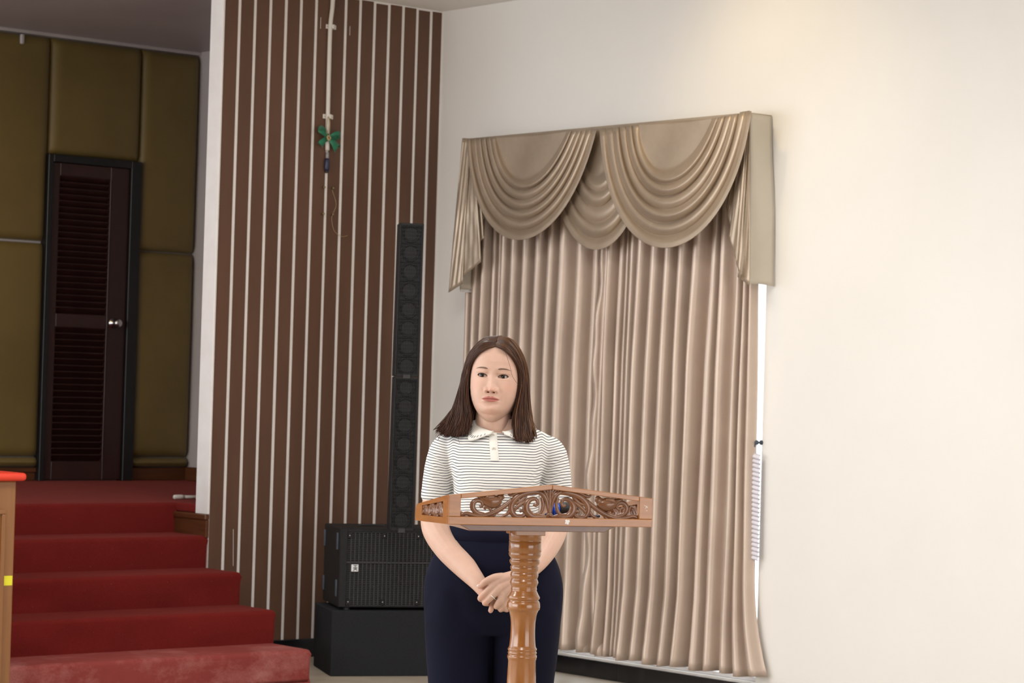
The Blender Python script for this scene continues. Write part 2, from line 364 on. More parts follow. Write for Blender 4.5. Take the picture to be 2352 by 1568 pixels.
for z0, z1 in ((zc_a0, zc_a1), (zc_b0, zc_b1)):
    n = int(round((z1-z0)/sp))
    for i in range(n):
        z = z0+(i+0.5)*(z1-z0)/n
        if slat_me is None:
            T = Matrix.Rotation(-0.75, 4, 'X'); s_ = MB().box(fx0, fx1, -0.031, 0.031, -0.004, 0.004, 0.0015, 1, T).obj('slat', 'door', leafo); slat_me = s_.data
        else:
            s_ = bpy.data.objects.new('slat', slat_me); COL.objects.link(s_); s_.parent = leafo
        s_.location = (0, -0.012, z)
for (z0, z1) in ((zc_a0, zc_a1), (zc_b0, zc_b1)):
    MB().box(fx1-0.004, fx1+0.004, -0.041, -0.03, z0, z1, 0.002, 1).obj('bead', 'door', leafo)
kp = on_y(263, 742, YB-0.07); kx, kz = kp[0]-xd0, kp[2]-ZS
v, f = lathe([(0.001, 0), (0.033, 0.0), (0.033, 0.006), (0.014, 0.010), (0.013, 0.035), (0.020, 0.040), (0.027, 0.052), (0.027, 0.066), (0.018, 0.076), (0.002, 0.078)], 24)
ko = link_mesh('knob', v, f, 'steel', leafo, True); ko.rotation_euler = (pi/2, 0, 0); ko.location = (kx, -0.035, kz); ko['label'] = 'round brushed steel door knob'

# stairs up to the stage
PX1 = float(on_y(38, 1106, 9.62)[0])+0.002
st_e = tag(empty('stage_stairs', ((5.4+XP)/2, 9.76, 0)), 'flight of red carpeted steps rising to the dark stage', 'stairs')
yf = [9.760, 10.072, 10.383, 10.697]
ox, oy = (5.4+XP)/2, 9.76
def step(i):
    y0 = yf[i]; y1 = (yf+[YP+0.19])[i+1]+0.02; z1 = 0.1635*(i+1); z0 = 0.0
    xr_ = XP+(0.004 if i < 3 else 0.0)
    nx = 60; prof = []
    r = 0.022
    prof += [(y0+0.004, z0), (y0+0.004, z0+0.03)]
    for k in np.linspace(0.05, 0.8, 7): prof.append((y0+0.004-0.004*k, z0+(z1-r)*k if i == 0 else (0.1635*i)+(0.1635-r)*k))
    for a in np.linspace(0, pi/2, 6): prof.append((y0+r-r*math.cos(a), z1-r+r*math.sin(a)))
    prof += [(y0+0.1, z1), (y0+0.2, z1), (y1, z1)]
    V = []
    for x in np.concatenate([np.linspace(PX1, xr_-0.05, nx), xr_-np.array([0.03, 0.015, 0.006, 0.0])]):
        for (y, z) in prof:
            e = min(1.0, (xr_-x)/0.02); rr = 0.012*(1-math.sqrt(max(0, 1-(1-e)**2)))
            wob = 0.006*math.sin(x*5.1+i*2)+0.004*math.sin(x*13+i)
            zz = z; yy = y
            if y > y0+r*0.9: zz = z-rr*0.6
            elif 0.1635*i < z < z1-r: yy = y+rr + (wob*math.sin(pi*min(1, max(0, (z-0.1635*i)/(0.1635-r)))) if i in (1, 2) else 0)
            V.append((x-ox, yy-oy, zz-rr*(z > z1-r)))
    nv = len(prof); nu = nx+4
    F_ = grid_faces(nu, nv)
    base = len(V); last = (nu-1)*nv
    V.append((xr_-ox, y1-oy, z0)); F_.append(tuple(last+k for k in range(nv))+(base,))
    o = link_mesh('step', V, F_, 'carpet_worn' if i == 0 else 'carpet', st_e, True)
    return o
for i in range(4): step(i)
st_e.children[0]['label'] = 'lowest step, faded pink and dusty'
# stage edge beside the pier: wooden skirting and the carpet lip above it
struct(MB().box(XP-0.02, XP+0.0, YS-0.004, YP+0.205, 0.645, 0.735, 0.003, 1).box(XP-0.028, XP, YS-0.006, YP+0.205, 0.735, 0.765, 0.006, 2).obj('baseboard_stairs', 'stage_wood'))
struct(MB().box(XP-0.012, XP+1.0, YP+0.006, YP+0.21, 0.766, ZS+0.001, 0.01, 3).obj('trim_3', 'carpet'))
# plastic rod lying on the stage by the pier
pr = on_z(424, 1141, ZS+0.012); pe = on_z(396, 1141, ZS+0.012); pq = on_z(470, 1141, ZS+0.012)
rod = tag(empty('plastic_rod', tuple(pe)), 'short white plastic rod lying on the red stage carpet beside the pier', 'rod')
dq = pq-pe; du = dq/np.linalg.norm(dq)
MB().tube([du*0.03, dq], 0.009, 12).obj('shaft', 'pvc', rod, True)
MB().tube([du*0.006, du*0.012, du*0.05, du*0.07], [0.008, 0.012, 0.013, 0.010], 12).obj('tip', 'pvc', rod, True)

# pedestal at the left end of the stairs
pc = on_y(38, 1106, 9.62); pz = float(on_y(10, 1104, 9.62)[2]); px1 = float(pc[0])
ped = tag(empty('stair_pedestal', (px1-0.35, 9.92, 0)), 'varnished wooden pedestal with a red cap at the left end of the stairs', 'pedestal')
MB().box(-0.35, 0.35, -0.30, 1.07, 0, pz, 0.006, 2).obj('body', 'oak', ped)
MB().box(-0.40, 0.385, -0.335, 1.07, pz, pz+0.036, 0.016, 4).obj('cap', 'red_cap', ped, True)
pm = MB()
for (a, b2, c, d) in ((-0.28, 0.30, pz-0.145, pz-0.125), (-0.28, 0.30, 0.10, 0.12), (0.28, 0.30, 0.12, pz-0.145), (-0.28, -0.26, 0.12, pz-0.145)):
    pm.box(a, b2, -0.312, -0.299, c, d, 0.004, 2)
pm.obj('panel_moulding', 'oak', ped)
q = on_y(18, 1333, 9.62); MB().box(q[0]-0.021-px1+0.35, q[0]+0.021-px1+0.35, -0.3012, -0.300, q[2]-0.021, q[2]+0.021).obj('sticker', 'yellow', ped)['label'] = 'small square yellow sticker'
# ------------------------------------------------------------------ conduit, bow and nails on the striped wall
YW = YS-0.0025
def wpt(px, py, off=0.012): return on_y(px, py, YW-off)
con = tag(empty('cable_conduit', tuple(wpt(752, 355))), 'white plastic conduit running down the brown striped wall', 'pipe')
o0 = wpt(752, 355)
cp = spline([wpt(766, -40)-o0, wpt(764, 10)-o0, wpt(759.5, 50)-o0, wpt(757.5, 90)-o0, wpt(755, 180)-o0, wpt(753, 270)-o0, wpt(752, 345)-o0], 40)
MB().tube(cp, 0.0115, 14).obj('pipe', 'pvc', con, True)
for sx_, sy_ in ((760, 62), (753, 268)):
    c = wpt(sx_, sy_, 0.0)-o0; sd = MB()
    sd.box(c[0]-0.032, c[0]-0.010, c[1]-0.003, c[1]+0.001, c[2]-0.011, c[2]+0.011, 0.001, 1).box(c[0]+0.010, c[0]+0.032, c[1]-0.003, c[1]+0.001, c[2]-0.011, c[2]+0.011, 0.001, 1)
    a = np.linspace(0, pi, 12); ring = [(c[0]+0.0135*math.cos(t), c[1]-0.012-0.0135*math.sin(t), c[2]) for t in a]
    ring = [(c[0]+0.0135, c[1], c[2])]+ring+[(c[0]-0.0135, c[1], c[2])]
    sd.tube(ring, 0.009, 6, True, 0.22, up=(0, 0, 1)) if False else None
    for zz in (0,):
        V = []; 
        for (x, y, z) in ring: V += [(x, y, z-0.011), (x, y, z+0.011)]
        sd.add(V, [(2*i, 2*i+1, 2*i+3, 2*i+2) for i in range(len(ring)-1)])
    so = sd.obj('saddle_clip', 'pvc', con); solidify(so, 0.002)
    for k in (-1, 1): 
        v, f = lathe([(0.0005, 0), (0.004, 0), (0.003, 0.002), (0.0005, 0.0025)], 10); s2 = link_mesh('screw', v, f, 'grey_pl', so, True); s2.rotation_euler = (pi/2, 0, 0); s2.location = (c[0]+k*0.023, c[1]-0.003, c[2])
plug = tag(empty('cable_plug', tuple(wpt(751, 362))), 'dark blue plug hanging from the end of the white conduit', 'plug')
o1 = wpt(751, 362); Pp = lambda x, y: wpt(x, y)-o1
MB().tube([Pp(752, 350), Pp(751.5, 366)], 0.009, 12).obj('collar', 'grey_pl', plug, True)
MB().tube([Pp(751.5, 364), Pp(751, 368), Pp(750.5, 388), Pp(750.5, 392)], [0.010, 0.0145, 0.0145, 0.010], 14).obj('body', 'navyplug', plug, True)
MB().tube([Pp(750.5, 390), Pp(750.3, 397)], 0.009, 12).obj('tip', 'ink', plug, True)
# green bow
ob = wpt(755, 316, 0.03); bow = tag(empty('ribbon_bow', tuple(ob)), 'green ribbon bow tied with twine to the white conduit', 'bow')
def ribbon(name, pts, w0, w1, notch=False, n=14):
    P = spline([np.array(p_) for p_ in pts], n); V = []; 
    T = np.gradient(P, axis=0); T /= np.linalg.norm(T, axis=1)[:, None]
    for i in range(n):
        s = np.cross(T[i], (0, 1, 0)); s /= max(np.linalg.norm(s), 1e-6); w = w0+(w1-w0)*i/(n-1)
        V += [P[i]-s*w, P[i]+s*w*0.0, P[i]+s*w]
    if notch: V[-2] = V[-2]-T[-1]*0.018
    F_ = []
    for i in range(n-1): F_ += [(3*i, 3*i+1, 3*i+4, 3*i+3), (3*i+1, 3*i+2, 3*i+5, 3*i+4)]
    return solidify(link_mesh(name, V, F_, 'ribbon', bow, True), 0.0012)
B = lambda x, y, d=0.0: wpt(x, y, 0.03+d)-ob
ribbon('loop', [B(755, 318), B(744, 306, 0.02), B(735, 300, 0.02), B(738, 294, 0.0), B(748, 304, -0.01), B(755, 318, 0)], 0.010, 0.018)
ribbon('loop', [B(755, 318), B(766, 310, 0.02), B(778, 306, 0.02), B(776, 314, 0.0), B(766, 316, -0.01), B(756, 319, 0)], 0.010, 0.018)
ribbon('tail', [B(754, 318), B(744, 323, 0.01), B(734, 334, 0.005)], 0.010, 0.020, True)
ribbon('tail', [B(756, 318), B(766, 328, 0.01), B(776, 344, 0.004)], 0.010, 0.026, True)
MB().tube(spline([B(755, 322, .02), B(750, 300, 0), B(751, 280, 0), B(754, 268, 0), B(757.5, 280, 0), B(757, 300, 0), B(755.5, 320, .02)], 30), 0.0022, 6).obj('twine_loop', 'twine', bow, True)
MB().tube(spline([B(751, 316, .022), B(755, 312, .028), B(759, 317, .022), B(755, 322, .028), B(752, 316, .022)], 16), 0.004, 6).obj('twine_knot', 'twine', bow, True)
nl = [('upper left', 741, 430), ('upper right', 762, 432), ('lower left', 739, 491), ('lower right', 761, 493)]
for nm, a, c in nl:
    p = wpt(a, c, 0); v, f = lathe([(0.0005, 0), (0.0035, 0), (0.0035, 0.014), (0.007, 0.015), (0.006, 0.019), (0.0005, 0.020)], 10)
    o = link_mesh('nail', v, f, 'brass', None, True); o.rotation_euler = (pi/2, 0, 0); o.location = tuple(p)
    tag(o, nm+' of four small brass nails below the blue plug', 'nail', 'brass nails on the striped wall')
pt = wpt(765, 500, 0.004); th = spline([wpt(763, 436, .004)-pt, wpt(772, 470, .004)-pt, wpt(762, 500, .004)-pt, wpt(768, 530, .004)-pt, wpt(785, 543, .004)-pt, wpt(798, 541, .004)-pt], 30)
o = MB().tube(th, 0.0012, 5).obj('loose_thread', 'twine', None, True); o.location = tuple(pt); tag(o, 'thin loose thread dangling below the brass nails', 'thread')

# ------------------------------------------------------------------ curtain, pelmet, swags
XC = XW-0.10         # mean curtain plane
ridges = [  # (px at y=648, px at y=1500, group)
    (1069, 1050), (1086, 1066), (1110, 1090), (1124, 1104), (1136, 1116), (1154, 1134), (1179, 1159), (1208, 1188), (1236, 1214), (1264, 1240), (1290, 1264), (1330, 1300), (1362, 1330), (1385, 1352)]
ridges_r = [(1378, 1338), (1400, 1376), (1418, 1388), (1431, 1402), (1444, 1416), (1472, 1438), (1505, 1472), (1537, 1502), (1569, 1538), (1600, 1564), (1634, 1592), (1652, 1622), (1690, 1655), (1702, 1674), (1714, 1698)]
def curtain_panel(name, R_, amp, label, z0f, wig, xo=0.0):
    yt = np.array([on_x(a, 648, XC)[1] for a, b in R_]); zt = on_x(R_[0][0], 648, XC)[2]
    yb = np.array([on_x(b, 1500, XC)[1] for a, b in R_]); zb = np.array([on_x(b, 1500, XC)[2] for a, b in R_])
    n = len(R_); sub = 22; us = np.linspace(-0.45, n-1+0.45, int((n-0.1)*sub)); idx = np.arange(n)
    ext = lambda y: np.interp(us, idx, y)+np.where(us < 0, us*(y[1]-y[0]), 0)+np.where(us > n-1, (us-n+1)*(y[-1]-y[-2]), 0)
    Yt, Yb, Zb = ext(yt), ext(yb), ext(zb)
    am = np.interp(us, idx, amp)*2.2; ph = 2*pi*us
    prof = 0.5+0.5*np.tanh(2.1*(np.cos(ph)+0.05))/math.tanh(2.1)+0.06*np.cos(ph)
    zs = np.concatenate([np.linspace(0, 0.10, 8), np.linspace(0.13, 1, 46)])
    V = []
    for u, a, c, zb_, am_, pr in zip(us, Yt, Yb, Zb, am, prof):
        zlo = 0.135 + 0.006*math.sin(u*2.3) + z0f(u)
        for k in zs:
            z = zlo+(2.76-zlo)*k
            t = (z-zb_)/(zt-zb_)
            y = c+(a-c)*min(t, 1.25)
            w = 0.004*math.sin(3.1*z+u*1.7)+0.003*math.sin(7*z+u*0.9)
            flare = 1.0+0.25*max(0, 0.35-(z-zlo))/0.35
            hem = 0.0016 if (z-zlo) < 0.088 else 0.0
            V.append((XC+xo+0.066-am_*flare*pr*(1.0-0.25*min(1, max(0, (z-1.6)/1.0)))-hem+w*0.6+wig(u, z), y+w-0.075*max(0, (0.60-z)/0.47)**2*max(0, u/(n-1))**8, z))
    o = link_mesh(name, V, grid_faces(len(us), len(zs)), 'curtain', None, True)
    solidify(o, 0.0015, 0); tag(o, label, 'curtain'); return o
curtain_panel('curtain', ridges, np.array([.03, .034, .04, .022, .022, .04, .044, .046, .044, .044, .044, .040, .03, .03]), 'left taupe satin curtain, mostly behind the woman', lambda u: 0.0, lambda u, z: 0.0, 0.004)
def wig(u, z):
    return 0.010*math.sin(9*z+2)*math.exp(-(u/0.5)**2)+0.006*math.sin(23*z)*math.exp(-(u/0.45)**2)
curtain_panel('curtain', ridges_r, np.array([.034, .040, .024, .024, .03, .046, .048, .048, .048, .046, .030, .030, .026, .022, .02]), 'right taupe satin curtain beside the bright window gap', lambda u: 0.0, wig)
# pelmet board
XF = XW-0.155
pyl = float(on_x(1063, 315, XF)[1]); pyr = float(on_x(1722, 254, XF)[1]); pzt = float(on_x(1063, 316, XF)[2]); pzr = float(on_y(1745, 655, pyr)[2])
pzt = 0.5*(pzt+float(on_x(1718, 255, XF)[2]))-0.012
pel = tag(empty('pelmet', (XW, (pyl+pyr)/2, pzr)), 'box pelmet covered in pale taupe satin above the curtains', 'pelmet')
pcx = (pyl+pyr)/2
def pbox(name, mtl, x0, x1, y0, y1, z0, z1, bev=0.003):
    return MB().box(x0-XW, x1-XW, y0-pcx, y1-pcx, z0-pzr, z1-pzr, bev, 2).obj(name, mtl, pel)
pbox('front_board', 'swag', XF, XF+0.012, pyr, pyl, pzt-0.30, pzt)
pbox('top_board', 'swag', XF+0.004, XW-0.001, pyr+0.004, pyl-0.004, pzt-0.004, pzt+0.006)
def ret_panel(y, name, lab):
    nu, nv = 8, 30; V = []
    for i in range(nu):
        for j in range(nv):
            u = i/(nu-1); w = j/(nv-1); z = pzr+(pzt-pzr)*w
            V.append((XF+0.0+(XW-0.002-XF)*u-XW-0.006*abs(math.sin(5*w+1))*u, y-pcx+0.004*math.sin(6*w+2*u)-0.050*(1-w)*(0.3+0.7*u), z-pzr+0.004*math.sin(4*u)*(1-w)))
    o = link_mesh(name, V, grid_faces(nu, nv), 'pelmet', pel, True); solidify(o, 0.008); o['label'] = lab; return o
ret_panel(pyr, 'side_return', 'pale satin side of the pelmet facing the camera')
ret_panel(pyl, 'side_return', 'far side of the pelmet')
pbox('return_lining', 'paper', XF+0.004, XW-0.004, pyl-0.016, pyl-0.008, pzr-0.012, pzt-0.02, 0.001)
def bez(P, t): a = 1-t; return a**3*P[0]+3*a*a*t*P[1]+3*a*t*t*P[2]+t**3*P[3]
def swag(name, inner, outer, nf, off, label, amp=0.046, hemband=0.16):
    """draped swag: rows from the straight top edge through the first fold to the hem"""
    I = np.array(inner, float); O = np.array(outer, float)
    TOP = np.array([I[0], I[0]+(I[3]-I[0])/3, I[0]+(I[3]-I[0])*2/3, I[3]])
    nt_, nv = 60, 130; V = []
    for i in range(nt_):
        t = i/(nt_-1)
        for j in range(nv):
            w = j/(nv-1)
            if w < 0.16: s = w/0.16; p = bez(TOP+(I-TOP)*s, t); k = 0.0; fold = 0.0; vb = 0
            else:
                s = (w-0.16)/0.84; p = bez(I+(O-I)*s, t); vb = s
                q = s/(1-hemband)*nf
                fr_ = q-math.floor(q) if s < 1-hemband else min(1.0, (s-(1-hemband))/hemband)
                fold = math.sin(pi*min(1, fr_*1.0)**0.8)**0.6 if s < 1-hemband else 0.75*math.sin(pi*(0.5*min(1, fr_*1.6)))
                fold *= min(1, s*6+0.25)
            mid = math.sin(pi*t)
            d = off + amp*(0.8+0.35*math.sin(3.7*math.floor(vb*nf/(1-hemband))+I[0][0]))*fold*(0.30+0.70*mid**0.7) + 0.045*mid*vb*(1-0.5*vb) + 0.004*mid
            xx = XF-d
            V.append(on_x(p[0], p[1], xx))
    V = np.array(V); c = np.array([XF, V[:, 1].mean(), V[:, 2].max()])
    o = link_mesh(name, V-c, grid_faces(nt_, nv), 'swag', None, True); o.location = tuple(c); solidify(o, 0.002); tag(o, label, 'swag', 'pelmet swags'); return o
swag('swag', [(1330, 300), (1338, 441), (1402, 441), (1420, 292)], [(1262, 305), (1262, 672), (1478, 660), (1490, 288)], 4, 0.002, 'middle satin swag tucked behind its two neighbours', 0.032)
swag('swag', [(1139, 316), (1160, 447), (1240, 447), (1302, 302)], [(1072, 318), (1086, 642), (1292, 622), (1370, 297)], 5, 0.040, 'left satin swag draped over the pelmet')
swag('swag', [(1467, 286), (1478, 432), (1575, 428), (1636, 272)], [(1377, 296), (1395, 692), (1676, 640), (1726, 255)], 5, 0.042, 'right satin swag draped over the pelmet', 0.048)
def jabot(name, pts_top, pts_bot, layers, label):
    """cascade: accordion pleats; pts are (px, py) of the fold lines at top and bottom, layers give the distance out from the board"""
    m = 10; V = []; cols = []
    for i in range(len(pts_top)-1):
        for k in range(m if i < len(pts_top)-2 else m+1):
            t = k/m; ts = 0.5-0.5*math.cos(pi*t)
            a = np.array(pts_top[i])*(1-t)+np.array(pts_top[i+1])*t; b = np.array(pts_bot[i])*(1-t)+np.array(pts_bot[i+1])*t
            cols.append((a, b, layers[i]*(1-ts)+layers[i+1]*ts))
    nz = 30
    for a, b, d in cols:
        for j in range(nz):
            w = j/(nz-1); p = a+(b-a)*w; V.append(on_x(p[0], p[1], XF-0.004-d*(0.35+0.65*min(1, w*2))-0.003*math.sin(9*w+a[0])))
    V = np.array(V); c = np.array([XF, V[:, 1].mean(), V[:, 2].max()])
    o = link_mesh(name, V-c, grid_faces(len(cols), nz), 'swag', None, True); o.location = tuple(c); solidify(o, 0.0015); tag(o, label, 'cascade', 'pelmet cascades'); return o
jabot('cascade', [(1102, 318), (1070, 318), (1098, 318), (1067, 318), (1094, 318), (1066, 318), (1088, 318), (1064, 318), (1080, 318), (1062, 317)],
      [(1098, 462), (1076, 514), (1112, 500), (1066, 572), (1112, 545), (1060, 602), (1106, 600), (1058, 640), (1062, 652), (1030, 672)],
      [.006, .010, .016, .022, .028, .034, .040, .046, .052, .056], 'left zigzag satin cascade hanging at the far end of the pelmet')
jabot('cascade', [(1700, 257), (1716, 256), (1703, 257), (1718, 256), (1706, 256), (1719, 255), (1709, 256), (1720, 255), (1714, 255), (1722, 254)],
      [(1672, 440), (1684, 500), (1668, 475), (1690, 575), (1674, 545), (1697, 618), (1690, 600), (1702, 640), (1694, 636), (1722, 656)],
      [.006, .012, .018, .024, .030, .036, .042, .050, .040, .020], 'right dark folded satin cascade beside the pale pelmet side')

# tieback hook and pleated band beside the window
hk = on_x(1742, 1016, XW-0.02); hook = tag(empty('tieback_hook', (XW, hk[1], hk[2])), 'small dark metal tieback hook on the white window edge', 'hook')
v, f = lathe([(0.0005, 0), (0.016, 0), (0.016, 0.004), (0.007, 0.008), (0.006, 0.03), (0.013, 0.034), (0.016, 0.042), (0.012, 0.052), (0.001, 0.055)], 20)
v = [(x*0.75, y*0.75, z*0.75) for x, y, z in v]; h1 = link_mesh('rosette', v, f, 'rubber', hook, True); h1.rotation_euler = (0, -pi/2, 0)
MB().tube(spline([(-0.04, 0.0, 0.0), (-0.035, 0.012, -0.03), (-0.03, 0.022, -0.055), (-0.03, 0.034, -0.052)], 20), 0.003, 8).obj('hook_arm', 'rubber', hook, True)
bp = on_x(1740, 1043, XW-0.035); bp2 = on_x(1738, 1285, XW-0.035)
band = tag(empty('tieback_band', tuple(bp)), 'pale pleated band hanging from the tieback hook', 'tieback')
L = bp[2]-bp2[2]; npl = 24
for i in range(npl):
    z = -L*(i+0.5)/npl; h = L/npl
    V = []
    for a in np.linspace(-1, 1, 9):
        for (d, zz) in ((0.000, h*0.60), (-0.016, -h*0.15), (-0.010, -h*0.55), (0.0, -h*0.45)):
            V.append((d*(1-0.25*a*a), 0.024*a-0.006*(i/npl), z+zz+0.004*a))
    solidify(link_mesh('pleat', V, grid_faces(9, 4), 'band', band, True), 0.001)
MB().tube(spline([(0, 0.004, 0.0), (0.0, 0.0, 0.03), (0.0, 0.010, 0.045), (0, 0.012, 0.02), (0, 0.01, 0.0)], 20), 0.0015, 6).obj('loop', 'band', band, True)
MB().tube(spline([(0, 0.0, -L), (0.0, -0.004, -L-0.03), (0.0, 0.006, -L-0.035), (0, 0.010, -L)], 20), 0.0015, 6).obj('loop', 'band', band, True)

# ------------------------------------------------------------------ loudspeakers
SYAW = math.radians(-25)
p0 = on_z(758, 1553, 0.0)
ca, sa = math.cos(SYAW), math.sin(SYAW)
def sp_pt(u, w, z): return (p0[0]+u*ca-w*sa, p0[1]+u*sa+w*ca, z)
PH = 0.327
pl = MB().box(0, 0.64, 0, 0.46, 0, PH, 0.006, 2).obj('speaker_plinth', 'spk_felt', None); pl.location = tuple(sp_pt(0, 0, 0)); pl.rotation_euler = (0, 0, SYAW)
tag(pl, 'charcoal felt covered box on the floor under the subwoofer', 'plinth')
SW, SD, SH = 0.60, 0.43, 0.395
sub = tag(empty('subwoofer', sp_pt(0.035, 0.012, PH), SYAW), 'black bass loudspeaker with metal grille standing on the felt box', 'speaker')
for a in (0.05, SW-0.05):
    for b2 in (0.05, SD-0.05):
        v, f = lathe([(0.018, 0), (0.018, 0.016)], 14); link_mesh('foot', v, f, 'ink', sub).location = (a, b2, 0)
zb_ = 0.014
MB().box(0, SW, 0.022, SD, zb_, zb_+SH, 0.006, 2).obj('cabinet', 'spk_side', sub)
MB().box(0.0, 0.040, 0.008, 0.03, zb_, zb_+SH, 0.004, 1).box(SW-0.03, SW, 0.008, 0.03, zb_, zb_+SH, 0.004, 1).box(0.02, SW-0.02, 0.010, 0.03, zb_+SH-0.02, zb_+SH, 0.004, 1).box(0.02, SW-0.02, 0.010, 0.03, zb_, zb_+0.012, 0.004, 1).obj('front_frame', 'spk', sub)
gr = MB(); gx0, gx1, gz0, gz1 = 0.036, SW-0.028, zb_+0.012, zb_+SH-0.020
nx_ = 26; nz_ = 40
for i in range(nx_+1):
    x = gx0+(gx1-gx0)*i/nx_; gr.box(x-0.0022, x+0.0022, 0.010, 0.013, gz0, gz1)
for j in range(nz_+1):
    z = gz0+(gz1-gz0)*j/nz_; gr.box(gx0, gx1, 0.0115, 0.0145, z-0.0014, z+0.0014)
g_ = gr.obj('grille', 'grille', sub); g_['kind'] = 'stuff'
MB().box(gx0, gx1, 0.0065, 0.012, zb_+0.222, zb_+0.230, 0.001, 1).obj('grille_seam', 'ink', sub)
for x in (0.048, 0.225, 0.40, SW-0.04):
    for z, s in ((zb_+SH-0.020, -1), (zb_+0.012, 1)):
        t_ = MB().box(x-0.009, x+0.009, 0.006, 0.011, z+min(0, s*0.030), z+max(0, s*0.030), 0.002, 1).obj('screw_tab', 'spk', sub)
        v, f = lathe([(0.0005, 0), (0.0035, 0), (0.0025, 0.002), (0.0005, 0.0022)], 10); s2 = link_mesh('screw', v, f, 'steel', t_, True); s2.rotation_euler = (pi/2, 0, 0); s2.location = (x, 0.006, z+s*0.016)
# badge with the two letters turned on their side
bx, bz = 0.078, zb_+0.198
bd = MB().box(bx-0.0175, bx+0.0175, 0.003, 0.009, bz-0.0175, bz+0.0175, 0.001, 1).obj('badge', 'badge', sub); bd['label'] = 'white square badge with letters HK turned sideways'
lt = MB()
def bar(x0, z0, x1, z1, w=0.0018):
    d = np.array([x1-x0, z1-z0]); d /= np.linalg.norm(d); n = np.array([-d[1], d[0]])*w
    q = [(bx+x0+n[0], bz+z0+n[1]), (bx+x1+n[0], bz+z1+n[1]), (bx+x1-n[0], bz+z1-n[1]), (bx+x0-n[0], bz+z0-n[1])]
    lt.add([(a, 0.0024, c) for a, c in q]+[(a, 0.0032, c) for a, c in q], [(0, 1, 2, 3), (7, 6, 5, 4), (0, 4, 5, 1), (1, 5, 6, 2), (2, 6, 7, 3), (3, 7, 4, 0)])
bar(-0.009, 0.013, 0.012, 0.013); bar(-0.009, 0.003, 0.012, 0.003); bar(0.0015, 0.003, 0.0015, 0.013)       # H on its side
bar(-0.009, -0.003, 0.012, -0.003); bar(0.002, -0.004, 0.012, -0.0135); bar(0.003, -0.005, -0.009, -0.0135)   # K on its side
lt.obj('letters', 'ink', bd)
for (y_, z_, l_) in ((0.40, 0.28, 0.085), (0.060, 0.285, 0.085), (0.40, 0.055, 0.075), (0.060, 0.05, 0.085)):
    MB().box(-0.008, 0.001, y_-0.012, y_+0.012, zb_+z_, zb_+z_+l_, 0.0035, 3).obj('bumper', 'rubber', sub, True)
MB().tube(spline([(0.14, 0.20, zb_+SH), (0.14, 0.20, zb_+SH+0.006), (0.26, 0.20, zb_+SH+0.006), (0.26, 0.20, zb_+SH)], 20), 0.004, 8).obj('top_grip', 'ink', sub, True)
# column array: two stacked units
CW, CD, CHt = 0.118, 0.13, 0.752
cb = on_z(922, 1224, PH+zb_+SH)
def column_unit(z0, label, lean):
    e = tag(empty('column_speaker', (cb[0]+lean[0], cb[1]+lean[1], z0), SYAW), label, 'speaker', 'stacked column speakers')
    e.rotation_euler = (0.0, 0.006, SYAW-0.10)
    bd_ = MB(); bd_.box(-CW/2, CW/2, 0.022, CD, 0, CHt, 0.004, 2); bd_.box(-CW/2, -CW/2+0.008, -0.004, 0.03, 0, CHt, 0.003, 1).box(CW/2-0.008, CW/2, -0.004, 0.03, 0, CHt, 0.003, 1).box(-CW/2, CW/2, -0.002, 0.03, 0, 0.012, 0.002, 1).box(-CW/2, CW/2, -0.002, 0.03, CHt-0.012, CHt, 0.002, 1)
    bd_.obj('cabinet', 'spk', e)
    MB().box(-0.018, 0.018, -0.010, 0.01, -0.012, 0.012, 0.003, 1).obj('latch', 'ink', e)
    for k in range(8):
        z = 0.052+k*(CHt-0.104)/7
        v, f = lathe([(0.040, 0.000), (0.043, 0.003), (0.040, 0.006), (0.036, 0.002), (0.033, -0.004), (0.014, -0.018), (0.013, -0.012), (0.009, -0.008), (0.001, -0.007)], 28)
        f = f[:-2]
        d_ = link_mesh('driver', v, f, 'cone', e, True); d_.rotation_euler = (pi/2, 0, 0); d_.location = (0.0, 0.018, z)
        v, f = lathe([(0.0005, 0.004), (0.006, 0.003), (0.009, -0.001), (0.009, -0.004)], 14); c_ = link_mesh('dust_cap', v, f, 'cap', d_, True); c_.location = (0.0, 0.0, -0.008)
        MB().box(-CW/2+0.006, CW/2-0.006, 0.004, 0.024, z+0.0455, z+0.0475).obj('divider', 'spk', e)
    g2 = MB()
    for i in range(13): x = -0.048+0.096*i/12; g2.box(x-0.0006, x+0.0006, -0.0015, 0.0, 0.012, CHt-0.012)
    for j in range(40): z = 0.014+(CHt-0.028)*j/39; g2.box(-0.05, 0.05, -0.0010, 0.0, z-0.0005, z+0.0005)
    q_ = g2.obj('grille', 'ink', e); q_['kind'] = 'stuff'
    return e
zc0 = PH+zb_+SH+0.004
column_unit(zc0+0.008, 'lower half of the slim black column speaker on the subwoofer', (0, 0))
column_unit(zc0+0.008+CHt+0.002, 'upper half of the slim black column speaker with amber driver glints', (0.0055*0.75, 0))
